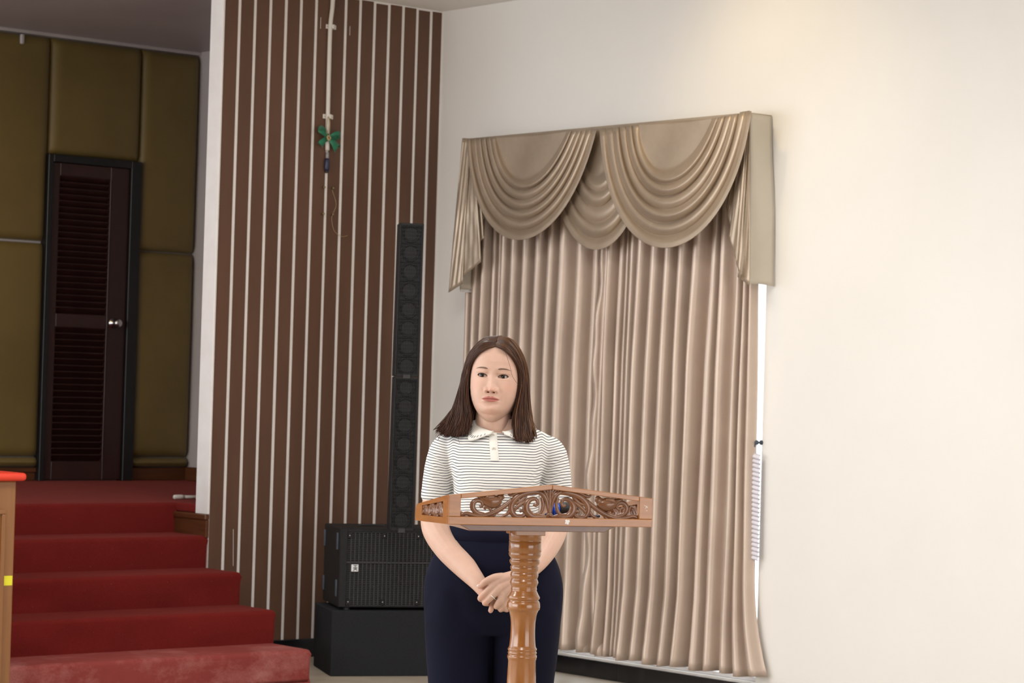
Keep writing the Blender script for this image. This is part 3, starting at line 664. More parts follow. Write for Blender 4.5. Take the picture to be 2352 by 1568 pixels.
# ------------------------------------------------------------------ lectern
LD = 6.45                                 # distance of the lectern column along the view
LYAW = (YAW-pi/2)+math.radians(15)        # local x = along the front, local -y = towards the hall
def view_pt(px, py, depth):
    d = ray(px, py); t = depth/float(d @ HF); return CAMP+d*t
cA = view_pt(1205, 1300, LD)
lec = tag(empty('lectern', (cA[0], cA[1], 0), LYAW), 'carved teak lectern on a turned column in front of the woman', 'lectern')
S = 1/(F_PX/LD)/3.2129                     # metres per zoomed pixel
z_at = lambda zy: float(view_pt(1205, 1080+zy/3.2129, LD)[2])
prof = [(1568, 108), (1400, 102), (1388, 106), (1376, 110), (1362, 108), (1358, 101), (1352, 105), (1342, 108), (1334, 103), (1330, 102), (1322, 108), (1312, 107), (1304, 100), (1290, 97), (1240, 92), (1180, 90), (1120, 91), (1080, 96), (1050, 103), (1030, 112), (1024, 120), (1005, 122), (980, 121), (965, 116), (958, 108), (952, 110), (946, 118), (934, 119), (920, 112), (900, 101), (888, 96), (884, 93), (876, 96), (864, 94), (858, 92), (852, 95), (840, 100), (826, 105), (812, 102), (800, 96), (795, 95), (788, 100), (770, 104), (755, 101), (748, 96), (744, 97), (728, 104), (712, 106), (702, 100), (697, 99), (690, 106), (672, 113), (660, 112), (650, 103), (642, 108), (628, 117), (612, 120), (602, 116), (597, 121), (560, 120), (520, 120), (516, 116.5), (512, 120), (470, 121), (440, 121)]
low = [(0.15, 0.0), (0.15, 0.03), (0.115, 0.05), (0.075, 0.09), (0.062, 0.13), (0.066, 0.16), (0.060, 0.20), (0.050, 0.30), (0.046, 0.45)]
P_ = [(r, z) for r, z in low]+[(r*S, z_at(y)) for y, r in prof]
v, f = lathe(P_, 56); link_mesh('turned_column', v, f, 'lect_v', lec, True)
ft = MB()
for k in range(4):
    a = k*pi/2+pi/4; c_, s_ = math.cos(a), math.sin(a)
    ft.tube(spline([(0.08*c_, 0.08*s_, 0.09), (0.18*c_, 0.18*s_, 0.075), (0.27*c_, 0.27*s_, 0.035), (0.31*c_, 0.31*s_, 0.028)], 12), [0.03]*6+[0.028]*6, 10)
ft.obj('base_feet', 'lect_v', lec, True)
# tray
zt = z_at(440)-0.004
tray_d = 0.36; tray_tilt = -0.045
# front panel corners in local coordinates (front face at y = yf_)
yf_ = -0.185
def loc(p):
    d = np.array(p)-np.array([cA[0], cA[1], 0]); return np.array([d[0]*math.cos(LYAW)+d[1]*math.sin(LYAW), -d[0]*math.sin(LYAW)+d[1]*math.cos(LYAW), d[2]])
def front_pt(px, py):
    """pixel on the plane of the front panel, local x and z"""
    o_ = loc(CAMP); d = loc(CAMP+ray(px, py))-o_; t = (yf_-o_[1])/d[1]; q = o_+d*t; return q[0], q[2]
xa, za = front_pt(1030, 1203); xb, zb2 = front_pt(1498, 1212); xpk, zpk = front_pt(1263, 1113); _, zea = front_pt(1031, 1138); _, zeb = front_pt(1497, 1143)
zlo = 0.5*(za+zb2); zend = 0.5*(zea+zeb); TH = 0.02
xi0, _ = front_pt(1058, 1180); xi1, _ = front_pt(1468, 1180); _, zi = front_pt(1264, 1189)
xm = (xa+xb)/2; rail = 0.012
zgab = lambda x: zend+(zpk-zend)*max(0.0, 1-abs(x-xm)/((xb-xa)/2))
def prism(poly, y0, y1):
    n = len(poly); V = [(x, y0, z) for x, z in poly]+[(x, y1, z) for x, z in poly]
    return V, [tuple(range(n)), tuple(range(2*n-1, n-1, -1))]+[(i, n+i, n+(i+1) % n, (i+1) % n) for i in range(n)]
def bev(o, w=0.0015, s=2):
    md = o.modifiers.new('b', 'BEVEL'); md.width = w; md.segments = s; md.limit_method = 'ANGLE'; md.angle_limit = 0.6; return o
fp = MB()
fp.add(*prism([(xa, zlo), (xb, zlo), (xb, zi), (xa, zi)], yf_, yf_+TH))
bev(fp.obj('bottom_rail', 'lect', lec))
bev(MB().add(*prism([(xa, zi), (xi0, zi), (xi0, zgab(xi0)-rail), (xi0, zgab(xi0)), (xa, zend)], yf_, yf_+TH)).obj('end_stile', 'lect', lec))
bev(MB().add(*prism([(xi1, zi), (xb, zi), (xb, zend), (xi1, zgab(xi1)), (xi1, zgab(xi1)-rail)], yf_, yf_+TH)).obj('end_stile', 'lect', lec))
tr = MB().add(*prism([(xi0, zgab(xi0)-rail), (xm, zpk-rail), (xm, zpk), (xi0, zgab(xi0))], yf_, yf_+TH)).add(*prism([(xm, zpk-rail), (xi1, zgab(xi1)-rail), (xi1, zgab(xi1)), (xm, zpk)], yf_, yf_+TH))
bev(tr.obj('gable_rail', 'lect', lec))
# sides: wedge with rounded back end and a carved insert
def side(x0, x1, inward):
    hf = zend-zlo; n = 9; drop = 0.012; hb = 0.046
    yb_ = yf_+TH+tray_d
    out = [(yf_+TH, 0.0)]
    out += [(yb_-0.005, -drop), (yb_, -drop+0.006)]
    for a in np.linspace(0, pi/2, n): out.append((yb_-0.022+0.022*math.cos(a)-0.004*math.sin(a), -drop+hb-0.026+0.026*math.sin(a)))
    out.append((yf_+TH, hf))
    # opening
    i0, i1 = yf_+TH+0.045, yb_-0.075
    fz = lambda y, top: ((hf-0.014)+(hb-drop-0.010-(hf-0.014))*(y-yf_-TH)/tray_d) if top else (0.0165-drop*(y-yf_-TH)/tray_d)
    hole = [(i0, fz(i0, 0)), (i1, fz(i1, 0)), (i1, fz(i1, 1)), (i0, fz(i0, 1))]
    bm = bmesh.new()
    def ring(pts, x): return [bm.verts.new((x, y, zlo+z)) for y, z in pts]
    A1, A2 = ring(out, x0), ring(out, x1); H1, H2 = ring(hole, x0), ring(hole, x1)
    for R1, flip in ((A1, 0), (A2, 1)):
        H = H1 if R1 is A1 else H2
        e = [bm.edges.new((R1[i], R1[(i+1) % len(R1)])) for i in range(len(R1))]+[bm.edges.new((H[i], H[(i+1) % 4])) for i in range(4)]
        bmesh.ops.triangle_fill(bm, use_beauty=True, edges=e)
    for a, b in ((A1, A2), (H1, H2)):
        for i in range(len(a)): bm.faces.new((a[i], a[(i+1) % len(a)], b[(i+1) % len(a)], b[i]))
    bmesh.ops.recalc_face_normals(bm, faces=bm.faces[:])
    me = bpy.data.meshes.new('side_panel'); bm.to_mesh(me); bm.free()
    o = bpy.data.objects.new('side_panel', me); COL.objects.link(o); o.parent = lec; me.materials.append(M['lect'])
    # carved relief: backing plus overlapping scroll strokes
    xc_ = (x0+x1)/2
    cv = MB(); nseg = 6
    cv.add([(xc_-0.002, y, zlo+z) for y, z in hole]+[(xc_+0.002, y, zlo+z) for y, z in hole], [(0, 1, 2, 3), (7, 6, 5, 4), (0, 4, 5, 1), (1, 5, 6, 2), (2, 6, 7, 3), (3, 7, 4, 0)]) if False else None
    for k in range(nseg):
        t = (k+0.5)/nseg; yc = i0+(i1-i0)*t; zb0, zt0 = zlo+fz(yc, 0), zlo+fz(yc, 1); h = (zt0-zb0)/2; zc_ = (zb0+zt0)/2; w_ = (i1-i0)/nseg*0.62
        sg = 1 if k % 2 else -1
        sp_ = [(xc_, yc+w_*math.cos(a)*(1-a/12), zc_+sg*h*math.sin(a)*(1-a/12)) for a in np.linspace(-0.8, 7.5, 34)]
        cv.tube(sp_, np.linspace(0.008, 0.004, 34), 8, True, 1.0)
        cv.tube(spline([(xc_, yc-w_, zb0), (xc_+0.003*sg, yc, zc_), (xc_, yc+w_, zt0)], 14), 0.006, 8)
    cv.obj('carved_scrollwork', 'carve', lec, True)
    return o
bev(side(xa, xa+0.018, 1), 0.0012); bev(side(xb-0.018, xb, -1), 0.0012)
# tray board, back lip, under-tray bracket
yb_ = yf_+TH+tray_d
tb = MB(); V = [(xa+0.018, yf_+TH, zlo+0.004), (xb-0.018, yf_+TH, zlo+0.004), (xb-0.018, yb_, zlo-0.008), (xa+0.018, yb_, zlo-0.008)]
tb.add([(x, y, z) for x, y, z in V]+[(x, y, z+0.012) for x, y, z in V], [(3, 2, 1, 0), (4, 5, 6, 7), (0, 1, 5, 4), (1, 2, 6, 5), (2, 3, 7, 6), (3, 0, 4, 7)])
bev(tb.obj('tray_board', 'lect', lec))
xu0 = -0.205; xu1 = 0.215
bev(MB().add(*prism([(xu0, zlo-0.004), (xu0+0.03, zlo-0.020), (xu1-0.03, zlo-0.020), (xu1, zlo-0.004)], -0.10, 0.12)).obj('under_bracket', 'carve', lec))
bev(MB().box(-0.040, 0.040, -0.05, 0.05, zlo-0.034, zlo-0.018).obj('neck_block', 'lect', lec))
q = front_pt(1303, 1198); tp = MB().add(*prism([(q[0]+a*0.001, q[1]+c*0.001) for a, c in ((-5, -6), (-2, -4.5), (0, -7), (4, -6), (3.5, -2), (6.5, 0), (5, 5.5), (1, 4.5), (-3, 6), (-6, 4), (-5, 0), (-6.5, -3))], yf_-0.0012, yf_+0.0002)).obj('tape_scrap', 'paper', lec); tp['label'] = 'torn scrap of white tape'
sc = MB()
for a, b2, c_, d_ in ((1480, 1160, 1488, 1166), (1482, 1168, 1486, 1162), (1484, 1172, 1487, 1173)):
    A_, B_ = front_pt(a, b2), front_pt(c_, d_); sc.tube([(A_[0], yf_-0.0002, A_[1]), (B_[0], yf_-0.0002, B_[1])], 0.0006, 4)
sc.obj('scratch_marks', 'paper', lec)
# fretwork: scroll strokes in zoomed-photo units, left half then mirrored
zx0 = (xi0+xi1)/2
def fz_pt(x, y): a, c_ = front_pt(900+x/3.2129, 1080+y/3.2129); return a, c_
cxz = 1172
def stroke(mb, pts, w, mirror, n=44, dep=0.55, yo=0.010):
    C = spline([(p[0], p[1], p[2] if len(p) > 2 else w) for p in pts], n)
    out = []; R_ = []
    for x, y, r in C:
        xx = x if not mirror else 2*cxz-x
        yy = y if not mirror else y+0.03*(xx-x)*0.6
        a, c_ = fz_pt(xx, yy); out.append((a, yf_+yo, c_)); R_.append(max(0.6, r*1.55)*S)
    mb.tube(out, R_, 8, True, dep*0.011/(max(R_)+1e-6) if False else 0.55, up=(0, 1, 0))
ST = [
    # big inner volute next to the stem
    [(1168, 335, 5), (1160, 280, 8), (1148, 225, 11), (1125, 182, 12), (1092, 160, 10), (1070, 150, 7)],
    [(1150, 345, 6), (1105, 342, 14), (1040, 338, 18), (1002, 300, 19), (1000, 250, 16), (1030, 215, 12), (1068, 212, 9), (1085, 238, 8), (1072, 260, 7), (1052, 252, 6)],
    [(1112, 200, 8), (1122, 250, 9), (1110, 305, 8), (1075, 335, 6)],
    # acanthus sweep towards the bird
    [(1105, 165, 8), (1050, 160, 14), (985, 172, 15), (930, 200, 16), (892, 250, 15), (890, 300, 14), (920, 338, 13), (965, 340, 11), (990, 318, 9), (975, 296, 8), (950, 304, 7)],
    [(1060, 150, 7), (1000, 150, 9), (940, 165, 8), (885, 185, 7), (862, 165, 4)],
    [(905, 250, 6), (950, 235, 9), (985, 205, 8), (1005, 190, 4)],
    [(1010, 215, 6), (960, 250, 9), (915, 290, 8), (910, 320, 5)],
    [(880, 285, 8), (860, 320, 8), (825, 342, 6), (805, 345, 3)],
    # branch under the bird
    [(895, 215, 8), (850, 255, 11), (790, 295, 13), (725, 325, 13), (660, 338, 12), (600, 330, 11), (560, 318, 10), (530, 325, 9), (512, 338, 7)],
    [(690, 325, 8), (640, 315, 11), (608, 285, 13), (606, 245, 13), (635, 222, 11), (668, 232, 9), (676, 258, 8), (655, 272, 7)],
    [(740, 318, 6), (735, 285, 8), (705, 270, 8), (690, 290, 6)],
    [(770, 305, 6), (762, 332, 7), (735, 345, 5)],
    [(590, 335, 7), (610, 350, 8), (570, 352, 8), (540, 345, 6), (520, 345, 5)],
    [(530, 318, 6), (515, 312, 7), (508, 325, 6)],
    # crown leaves
    [(1165, 235, 5), (1150, 185, 7), (1130, 150, 7), (1112, 140, 6), (1110, 158, 5)],
    [(1150, 180, 5), (1156, 155, 7), (1150, 136, 5)],
]
fw_ = MB()
for s_ in ST: stroke(fw_, s_, 6, False)
for s_ in ST: stroke(fw_, s_, 6, True)
stroke(fw_, [(1172, 345, 6), (1171, 300, 9), (1172, 240, 8), (1173, 190, 8), (1174, 150, 9), (1174, 128, 5)], 8, False)
stroke(fw_, [(1150, 345, 7), (1172, 330, 12), (1195, 346, 7)], 8, False)
fwo = fw_.obj('scroll_fretwork', 'carve', lec, True); fwo['label'] = 'openwork carving of mirrored leafy scrolls'
# two birds
def bird(mirror, dy):
    b_ = MB()
    stroke(b_, [(632, 188 + dy, 5), (668, 200 + dy, 12), (705, 222 + dy, 26), (745, 232 + dy, 33), (785, 225 + dy, 27), (806, 210 + dy, 18)], 20, mirror, 30)
    stroke(b_, [(770, 222 + dy, 22), (800, 208 + dy, 17), (815, 196 + dy, 17), (822, 200 + dy, 14), (838, 206 + dy, 4)], 14, mirror, 20)
    stroke(b_, [(690, 215 + dy, 6), (715, 198 + dy, 12), (760, 196 + dy, 8)], 8, mirror, 16, 0.55, 0.004)
    stroke(b_, [(740, 255 + dy, 6), (745, 275 + dy, 5), (735, 292 + dy, 5)], 5, mirror, 10)
    o = b_.obj('carved_bird', 'carve', lec, True); return o
bird(False, 0); bird(True, 8)
# things on the tray
zt_ = zlo+0.016
def tl(x, y): return zt_-0.012*(y-yf_-TH)/tray_d
pp = loc(CAMP)
def put(o, x, y, z, rz):
    o.location = (cA[0]+x*math.cos(LYAW)-y*math.sin(LYAW), cA[1]+x*math.sin(LYAW)+y*math.cos(LYAW), z); o.rotation_euler = (0.033*0, 0, LYAW+rz)
pa = MB().box(-0.105, 0.105, -0.145, 0.145, 0, 0.004).obj('paper_sheets', 'paper'); put(pa, xm-0.115, 0.03, zt_+0.001, 0.0); pa.rotation_euler = (-0.034, 0, LYAW)
tag(pa, 'white paper sheets lying on the lectern tray', 'paper')
mic = tag(empty('microphone'), 'black microphone with a blue ring lying on the lectern tray', 'microphone')
mx, mz = front_pt(1300, 1165)
put(mic, mx+0.005, yf_+TH+0.10, tl(0, -0.06)+0.022, -0.05)
MB().tube([(-0.004, 0, 0.0), (0.003, 0, 0.0), (0.010, 0, 0.0)], 0.019, 20).obj('ring', 'blue', mic, True)
MB().tube([(0.012+0.001*i, 0, 0.002) for i in (0, 4, 10, 20, 32, 42, 48, 52)], [0.018, 0.019, 0.020, 0.020, 0.019, 0.016, 0.010, 0.003], 22).obj('mesh_head', 'foam', mic, True)
MB().tube([(-0.004, 0, 0.0), (-0.012, 0.0, -0.002), (-0.016, 0.0, -0.004)], [0.014, 0.012, 0.006], 18).obj('handle', 'blue', mic, True)
MB().tube(spline([(-0.012, 0.0, -0.006), (-0.02, 0.012, -0.014), (0.02, 0.03, -0.016), (0.07, 0.03, -0.016), (0.13, 0.035, -0.016)], 30), 0.0035, 8).obj('cable', 'navyplug', mic, True)
# ------------------------------------------------------------------ the woman
WD = 7.05
w0 = view_pt(1135, 1300, WD); W0 = np.array([w0[0], w0[1], 0.0])
def wl(px, py, y=0.0):
    p = view_pt(px, py, WD+y)-W0; return np.array([p @ HR, p @ HF, p[2]])
def skin_material():
    m, nt, b = new_mat('skin')
    n = noise(nt, 30, 4, 0.6); base = mixcol(nt, ramp(nt, n, 0.3, 0.7), (0.65, 0.43, 0.34), (0.60, 0.39, 0.305))
    def at(name):
        a = nt.nodes.new('ShaderNodeAttribute'); a.attribute_name = name; return a.outputs['Fac']
    base = mixcol(nt, at('blush'), base, (0.66, 0.30, 0.215))
    base = mixcol(nt, at('lip'), base, (0.42, 0.125, 0.112))
    base = mixcol(nt, at('liner'), base, (0.05, 0.022, 0.016))
    nt.links.new(base, b.inputs['Base Color']); b.inputs['Roughness'].default_value = 0.47
    b.inputs['Specular IOR Level'].default_value = 0.4
    b.inputs['Subsurface Weight'].default_value = 0.18; b.inputs['Subsurface Radius'].default_value = (0.012, 0.005, 0.003); b.inputs['Subsurface Scale'].default_value = 0.6
    bump(nt, b, noise(nt, 350, 2), 0.05, 0.001); return m
M['skin'] = skin_material()
def shirt_material():
    m, nt, b = new_mat('striped_knit')
    tc = nt.nodes.new('ShaderNodeTexCoord'); sep = nt.nodes.new('ShaderNodeSeparateXYZ'); nt.links.new(tc.outputs['Object'], sep.inputs[0])
    nz = noise(nt, 7, 3, 0.5)
    a = nt.nodes.new('ShaderNodeAttribute'); a.attribute_name = 'stripe'
    mu = nt.nodes.new('ShaderNodeMath'); mu.operation = 'MULTIPLY_ADD'; nt.links.new(nz, mu.inputs[0]); mu.inputs[1].default_value = 0.012; nt.links.new(a.outputs['Fac'], mu.inputs[2])
    dv = nt.nodes.new('ShaderNodeMath'); dv.operation = 'DIVIDE'; nt.links.new(mu.outputs[0], dv.inputs[0]); dv.inputs[1].default_value = 0.0077
    fr_ = nt.nodes.new('ShaderNodeMath'); fr_.operation = 'FRACT'; nt.links.new(dv.outputs[0], fr_.inputs[0])
    cr = nt.nodes.new('ShaderNodeValToRGB'); nt.links.new(fr_.outputs[0], cr.inputs[0]); e = cr.color_ramp.elements
    e[0].position = 0.0; e[0].color = (0.79, 0.79, 0.775, 1); e[1].position = 0.70; e[1].color = (0.79, 0.79, 0.775, 1)
    for p_, c_ in ((0.74, (0.022, 0.026, 0.045, 1)), (0.94, (0.022, 0.026, 0.045, 1)), (0.98, (0.79, 0.79, 0.775, 1))): q_ = e.new(p_); q_.color = c_
    nt.links.new(cr.outputs[0], b.inputs['Base Color']); b.inputs['Roughness'].default_value = 0.85; b.inputs['Specular IOR Level'].default_value = 0.2
    bump(nt, b, noise(nt, 700, 2), 0.2, 0.001); return m
M['shirt'] = shirt_material()
M['white_knit'] = mat('white_knit', (0.78, 0.775, 0.735), (0.75, 0.745, 0.70), 0.85, 60, bmp=0.2, bscale=600)
M['navy'] = mat('navy_trouser_cloth', (0.0065, 0.0075, 0.021), (0.0050, 0.0060, 0.0165), 0.85, 4, bmp=0.15, bscale=700, spec=0.12)
M['hair'] = mat('dark_brown_hair', (0.070, 0.025, 0.011), (0.030, 0.011, 0.006), 0.45, 14, stretch=(6, 6, 0.6), p=(0.3, 0.7), spec=0.3)
M['hair_light'] = mat('light_brown_hair', (0.16, 0.075, 0.028), (0.10, 0.043, 0.017), 0.45, 14, stretch=(6, 6, 0.6), p=(0.3, 0.7), spec=0.3)
M['brow'] = mat('brow_brown', (0.20, 0.115, 0.085), (0.17, 0.10, 0.072), 0.8, 60)
M['lash'] = mat('dark_lash', (0.03, 0.017, 0.014), (0.02, 0.012, 0.010), 0.7, 60)
M['nail'] = mat('pale_nail', (0.80, 0.66, 0.60), (0.78, 0.64, 0.58), 0.2, 20, coat=0.5)
M['silver'] = mat('silver_ring', (0.8, 0.8, 0.8), (0.7, 0.7, 0.72), 0.2, 60, metal=1.0)
M['button'] = mat('pearl_button', (0.74, 0.71, 0.66), (0.70, 0.66, 0.60), 0.25, 30, coat=0.4)
M['shoe'] = mat('black_shoe_leather', (0.015, 0.015, 0.016), (0.02, 0.02, 0.02), 0.4, 30)
def eye_material():
    m, nt, b = new_mat('eye')
    tc = nt.nodes.new('ShaderNodeTexCoord'); d = nt.nodes.new('ShaderNodeVectorMath'); d.operation = 'DISTANCE'
    nt.links.new(tc.outputs['Object'], d.inputs[0]); d.inputs[1].default_value = (0, -0.012, 0)
    cr = nt.nodes.new('ShaderNodeValToRGB'); mlt = nt.nodes.new('ShaderNodeMath'); mlt.operation = 'MULTIPLY'; mlt.inputs[1].default_value = 100
    nt.links.new(d.outputs['Value'], mlt.inputs[0]); nt.links.new(mlt.outputs[0], cr.inputs[0]); e = cr.color_ramp.elements
    e[0].position = 0.0; e[0].color = (0.006, 0.005, 0.005, 1); e[1].position = 0.28; e[1].color = (0.010, 0.006, 0.005, 1)
    for p_, c_ in ((0.32, (0.040, 0.018, 0.010, 1)), (0.52, (0.030, 0.014, 0.009, 1)), (0.62, (0.02, 0.012, 0.010, 1)), (0.68, (0.50, 0.46, 0.44, 1))): q_ = e.new(p_); q_.color = c_
    nt.links.new(cr.outputs[0], b.inputs['Base Color']); b.inputs['Roughness'].default_value = 0.12; return m
M['eye'] = eye_material()

def remesh(mb, voxel, smooth_it=4, fac=0.5):
    o = mb.obj('tmp', None); md = o.modifiers.new('r', 'REMESH'); md.mode = 'VOXEL'; md.voxel_size = voxel
    if smooth_it: sm = o.modifiers.new('s', 'SMOOTH'); sm.iterations = smooth_it; sm.factor = fac
    dg = bpy.context.evaluated_depsgraph_get(); ev = o.evaluated_get(dg); me = ev.to_mesh()
    V = np.empty(len(me.vertices)*3); me.vertices.foreach_get('co', V); V = V.reshape(-1, 3)
    F_ = [tuple(p.vertices) for p in me.polygons]; ev.to_mesh_clear(); bpy.data.objects.remove(o); return V, F_
def chain(mb, ctrl, n=None, sides=14, flat=1.0, up=None):
    """rounded limb through (x, y, z, r) rows"""
    C = np.array(ctrl, float); n = n or max(10, 5*len(C)); D = spline(C, n); P, R_ = D[:, :3], np.maximum(D[:, 3], 0.0008)
    t0 = P[0]-P[1]; t0 /= np.linalg.norm(t0); t1 = P[-1]-P[-2]; t1 /= np.linalg.norm(t1)
    a = np.array([0.25, 0.6, 0.85, 0.98])
    hp = [P[0]+t0*R_[0]*s for s in a[::-1]]; hr = [R_[0]*math.sqrt(1-s*s) for s in a[::-1]]
    ep = [P[-1]+t1*R_[-1]*s for s in a]; er = [R_[-1]*math.sqrt(1-s*s) for s in a]
    mb.tube(np.vstack([hp, P, ep]), np.concatenate([hr, R_, er]), sides, True, flat, up)
def loft(rows, n=56, ex=2.4):
    """closed body from rows (z, cx, half width, front, back, cy)"""
    R_ = spline(rows, len(rows)*6); V = []
    for z, cx_, w, f_, b_, cy_ in R_:
        for k in range(n):
            a = 2*pi*k/n; c_, s_ = math.cos(a), math.sin(a)
            V.append((cx_+w*np.sign(c_)*abs(c_)**(2/ex), cy_+(b_ if s_ > 0 else f_)*np.sign(s_)*abs(s_)**(2/ex), z))
    m = len(R_); F_ = [(i*n+k, i*n+(k+1) % n, (i+1)*n+(k+1) % n, (i+1)*n+k) for i in range(m-1) for k in range(n)]
    F_.append(tuple(range(n-1, -1, -1))); F_.append(tuple((m-1)*n+k for k in range(n))); return V, F_

# ---- head (own coordinates: chin at z = 0, face towards -y), a ring surface with features pushed forward
SEC = np.array([
    (-0.0240, 0.004, 0.042, 0.005), (-0.0225, 0.016, 0.052, 0.020), (-0.0190, 0.0250, 0.0605, 0.035), (-0.013, 0.0325, 0.0690, 0.050), (-0.006, 0.0390, 0.0755, 0.060), (0.000, 0.0440, 0.0812, 0.066), (0.006, 0.0485, 0.0855, 0.070), (0.014, 0.0535, 0.0885, 0.076), (0.022, 0.0580, 0.0892, 0.080), (0.034, 0.0632, 0.0890, 0.083), (0.05, 0.0680, 0.0885, 0.086),
    (0.07, 0.0715, 0.0875, 0.089), (0.09, 0.0728, 0.0868, 0.093), (0.11, 0.0730, 0.0858, 0.096), (0.13, 0.0725, 0.0862, 0.098), (0.15, 0.0708, 0.0842, 0.098),
    (0.17, 0.0668, 0.0780, 0.093), (0.19, 0.0560, 0.0630, 0.079), (0.203, 0.041, 0.046, 0.060), (0.211, 0.0255, 0.029, 0.038), (0.2155, 0.010, 0.012, 0.016), (0.2162, 0.002, 0.002, 0.003)])
def sec(z):
    return [np.interp(z, SEC[:, 0], SEC[:, k]) for k in (1, 2, 3)]
zz = np.linspace(-0.024, 0.2162, 300)
SECS = []
ker = np.exp(-np.linspace(-2.2, 2.2, 13)**2); ker /= ker.sum()
for k in (1, 2, 3):
    a = np.interp(zz, SEC[:, 0], SEC[:, k]); a2 = np.convolve(np.pad(a, 6, 'edge'), ker, 'valid'); a2[zz > 0.207] = a[zz > 0.207]; a2[zz < -0.018] = a[zz < -0.018]; SECS.append(a2)
def secs(z): return [np.interp(z, zz, s) for s in SECS]
g = lambda x, z, x0, z0, sx_, sz_: np.exp(-((x-x0)/sx_)**2-((z-z0)/sz_)**2)
EXC, EZC, EA = 0.0300, 0.1065, 0.0142
def eye_mask(x, z):
    m = np.zeros_like(x)
    for s in (-1, 1):
        ex = (x-s*EXC); tilt = 0.07*ex*s; ez = z-EZC-tilt; q = np.clip(1-(ex/EA)**2, 0, 1)
        hu = 0.0063*q**0.55; hl = 0.0043*q**0.75
        d = np.minimum(hu-ez, ez+hl); m = np.maximum(m, np.clip(d/0.0009+0.15, 0, 1)*(np.abs(ex) < EA))
    return m
def feat(x, z):
    x = np.asarray(x, float); z = np.asarray(z, float); ax = np.abs(x)
    hz = np.interp(z, [0.0545, 0.0575, 0.0605, 0.0635, 0.067, 0.071, 0.075, 0.083, 0.092, 0.102, 0.112, 0.122, 0.13], [0, 0.001, 0.0055, 0.0150, 0.0208, 0.0215, 0.0196, 0.0142, 0.0095, 0.0058, 0.0034, 0.0015, 0])
    sg_ = np.interp(z, [0.055, 0.066, 0.074, 0.085, 0.10, 0.12], [0.0125, 0.0112, 0.0098, 0.0078, 0.0072, 0.0090])
    d = hz*np.exp(-(np.abs(x)/sg_)**1.9)
    d = d+0.0135*g(ax, z, 0.0148, 0.0668, 0.0052, 0.0056)
    d = d-0.0160*g(ax, z, 0.0080, 0.0614, 0.0036, 0.0019)
    d = d-0.0014*g(ax, z, 0.0215, 0.067, 0.0030, 0.005)
    d = d-0.0052*g(ax, z, 0.029, 0.109, 0.019, 0.010) - 0.003*g(ax, z, 0.015, 0.110, 0.006, 0.009)
    d = d+0.0030*g(ax, z, 0.031, 0.1165, 0.016, 0.0045)+0.0018*g(ax, z, 0.031, 0.1005, 0.016, 0.0035)
    d = d-0.0010*g(ax, z, 0.031, 0.1135, 0.013, 0.0010)
    d = d+0.0025*g(ax, z, 0.030, 0.128, 0.024, 0.008)
    d = d+0.0060*g(ax, z, 0.038, 0.070, 0.020, 0.022)+0.003*g(ax, z, 0.050, 0.045, 0.018, 0.025)
    d = d+0.0045*g(x, z, 0, 0.044, 0.026, 0.017)
    q = np.clip(1-(ax/0.0248)**2, 0, 1)
    bow_ = 0.0012*np.exp(-((ax-0.006)/0.004)**2)-0.0006*np.exp(-(x/0.003)**2)
    d = d+0.0025*q**0.8*np.exp(-((z-0.0455-bow_)/0.0030)**2)+0.0030*q*np.exp(-((z-0.0373)/0.0036)**2)
    ml = 0.0415+0.0006*np.cos(ax/0.0248*pi*1.0)-0.0009*(ax/0.0248)**4
    d = d-0.0036*np.clip(1-(ax/0.0275)**4, 0, 1)*np.exp(-((z-ml)/0.0009)**2)
    d = d-0.0010*g(ax, z, 0.0265, 0.0405, 0.005, 0.005)-0.0012*g(ax, z, 0.0025, 0.053, 0.0, 0.005) if False else d-0.0010*g(ax, z, 0.0265, 0.0405, 0.005, 0.005)
    d = d-0.0035*g(x, z, 0, 0.0290, 0.017, 0.0045)+0.0060*g(x, z, 0, 0.013, 0.019, 0.010)
    d = d-0.0032*np.exp(-((z+0.0030-0.014*(ax/0.05)**2)/0.0040)**2)*np.clip(1-ax/0.042, 0, 1)**0.7
    return d
def face_y(x, z, hole=False):
    w, f_, b_ = secs(z); c_ = np.clip(1-(np.abs(x)/w)**2.35, 0, 1)**(1/2.35)
    fr_ = np.clip((c_-0.25)/0.45, 0, 1); y = -f_*c_-feat(x, z)*fr_
    return y+(0.0065*eye_mask(x, z)*fr_ if hole else 0)
zr = np.concatenate([np.linspace(-0.024, -0.016, 14)[:-1], np.linspace(-0.016, 0.028, 36)[:-1], np.linspace(0.028, 0.078, 84)[:-1], np.linspace(0.078, 0.094, 16)[:-1], np.linspace(0.094, 0.122, 60)[:-1], np.linspace(0.122, 0.2162, 46)])
xf = np.concatenate([np.linspace(-1, -0.94, 10)[:-1], np.linspace(-0.94, 0.94, 220)[:-1], np.linspace(0.94, 1, 10)])
nb_ = 56
HV = []; 
for z in zr:
    w, f_, b_ = [float(q) for q in secs(z)]
    x = w*xf; y = face_y(x, np.full_like(x, z), True)
    a = np.linspace(0, pi, nb_+2)[1:-1]; bx_ = w*np.sign(np.cos(a))*np.abs(np.cos(a))**(2/2.2); by_ = b_*np.abs(np.sin(a))**(2/2.2)
    HV.append(np.column_stack([np.concatenate([x, bx_]), np.concatenate([y, by_]), np.full(len(xf)+nb_, z)]))
HV = np.array(HV); nr, nc = HV.shape[:2]; HVf = HV.reshape(-1, 3)
HFc = [(i*nc+k, i*nc+(k+1) % nc, (i+1)*nc+(k+1) % nc, (i+1)*nc+k) for i in range(nr-1) for k in range(nc)]
hx, hz_ = HVf[:, 0], HVf[:, 2]; front = HVf[:, 1] < -0.02
q = np.clip(1-(np.abs(hx)/0.0250)**2, 0, 1)
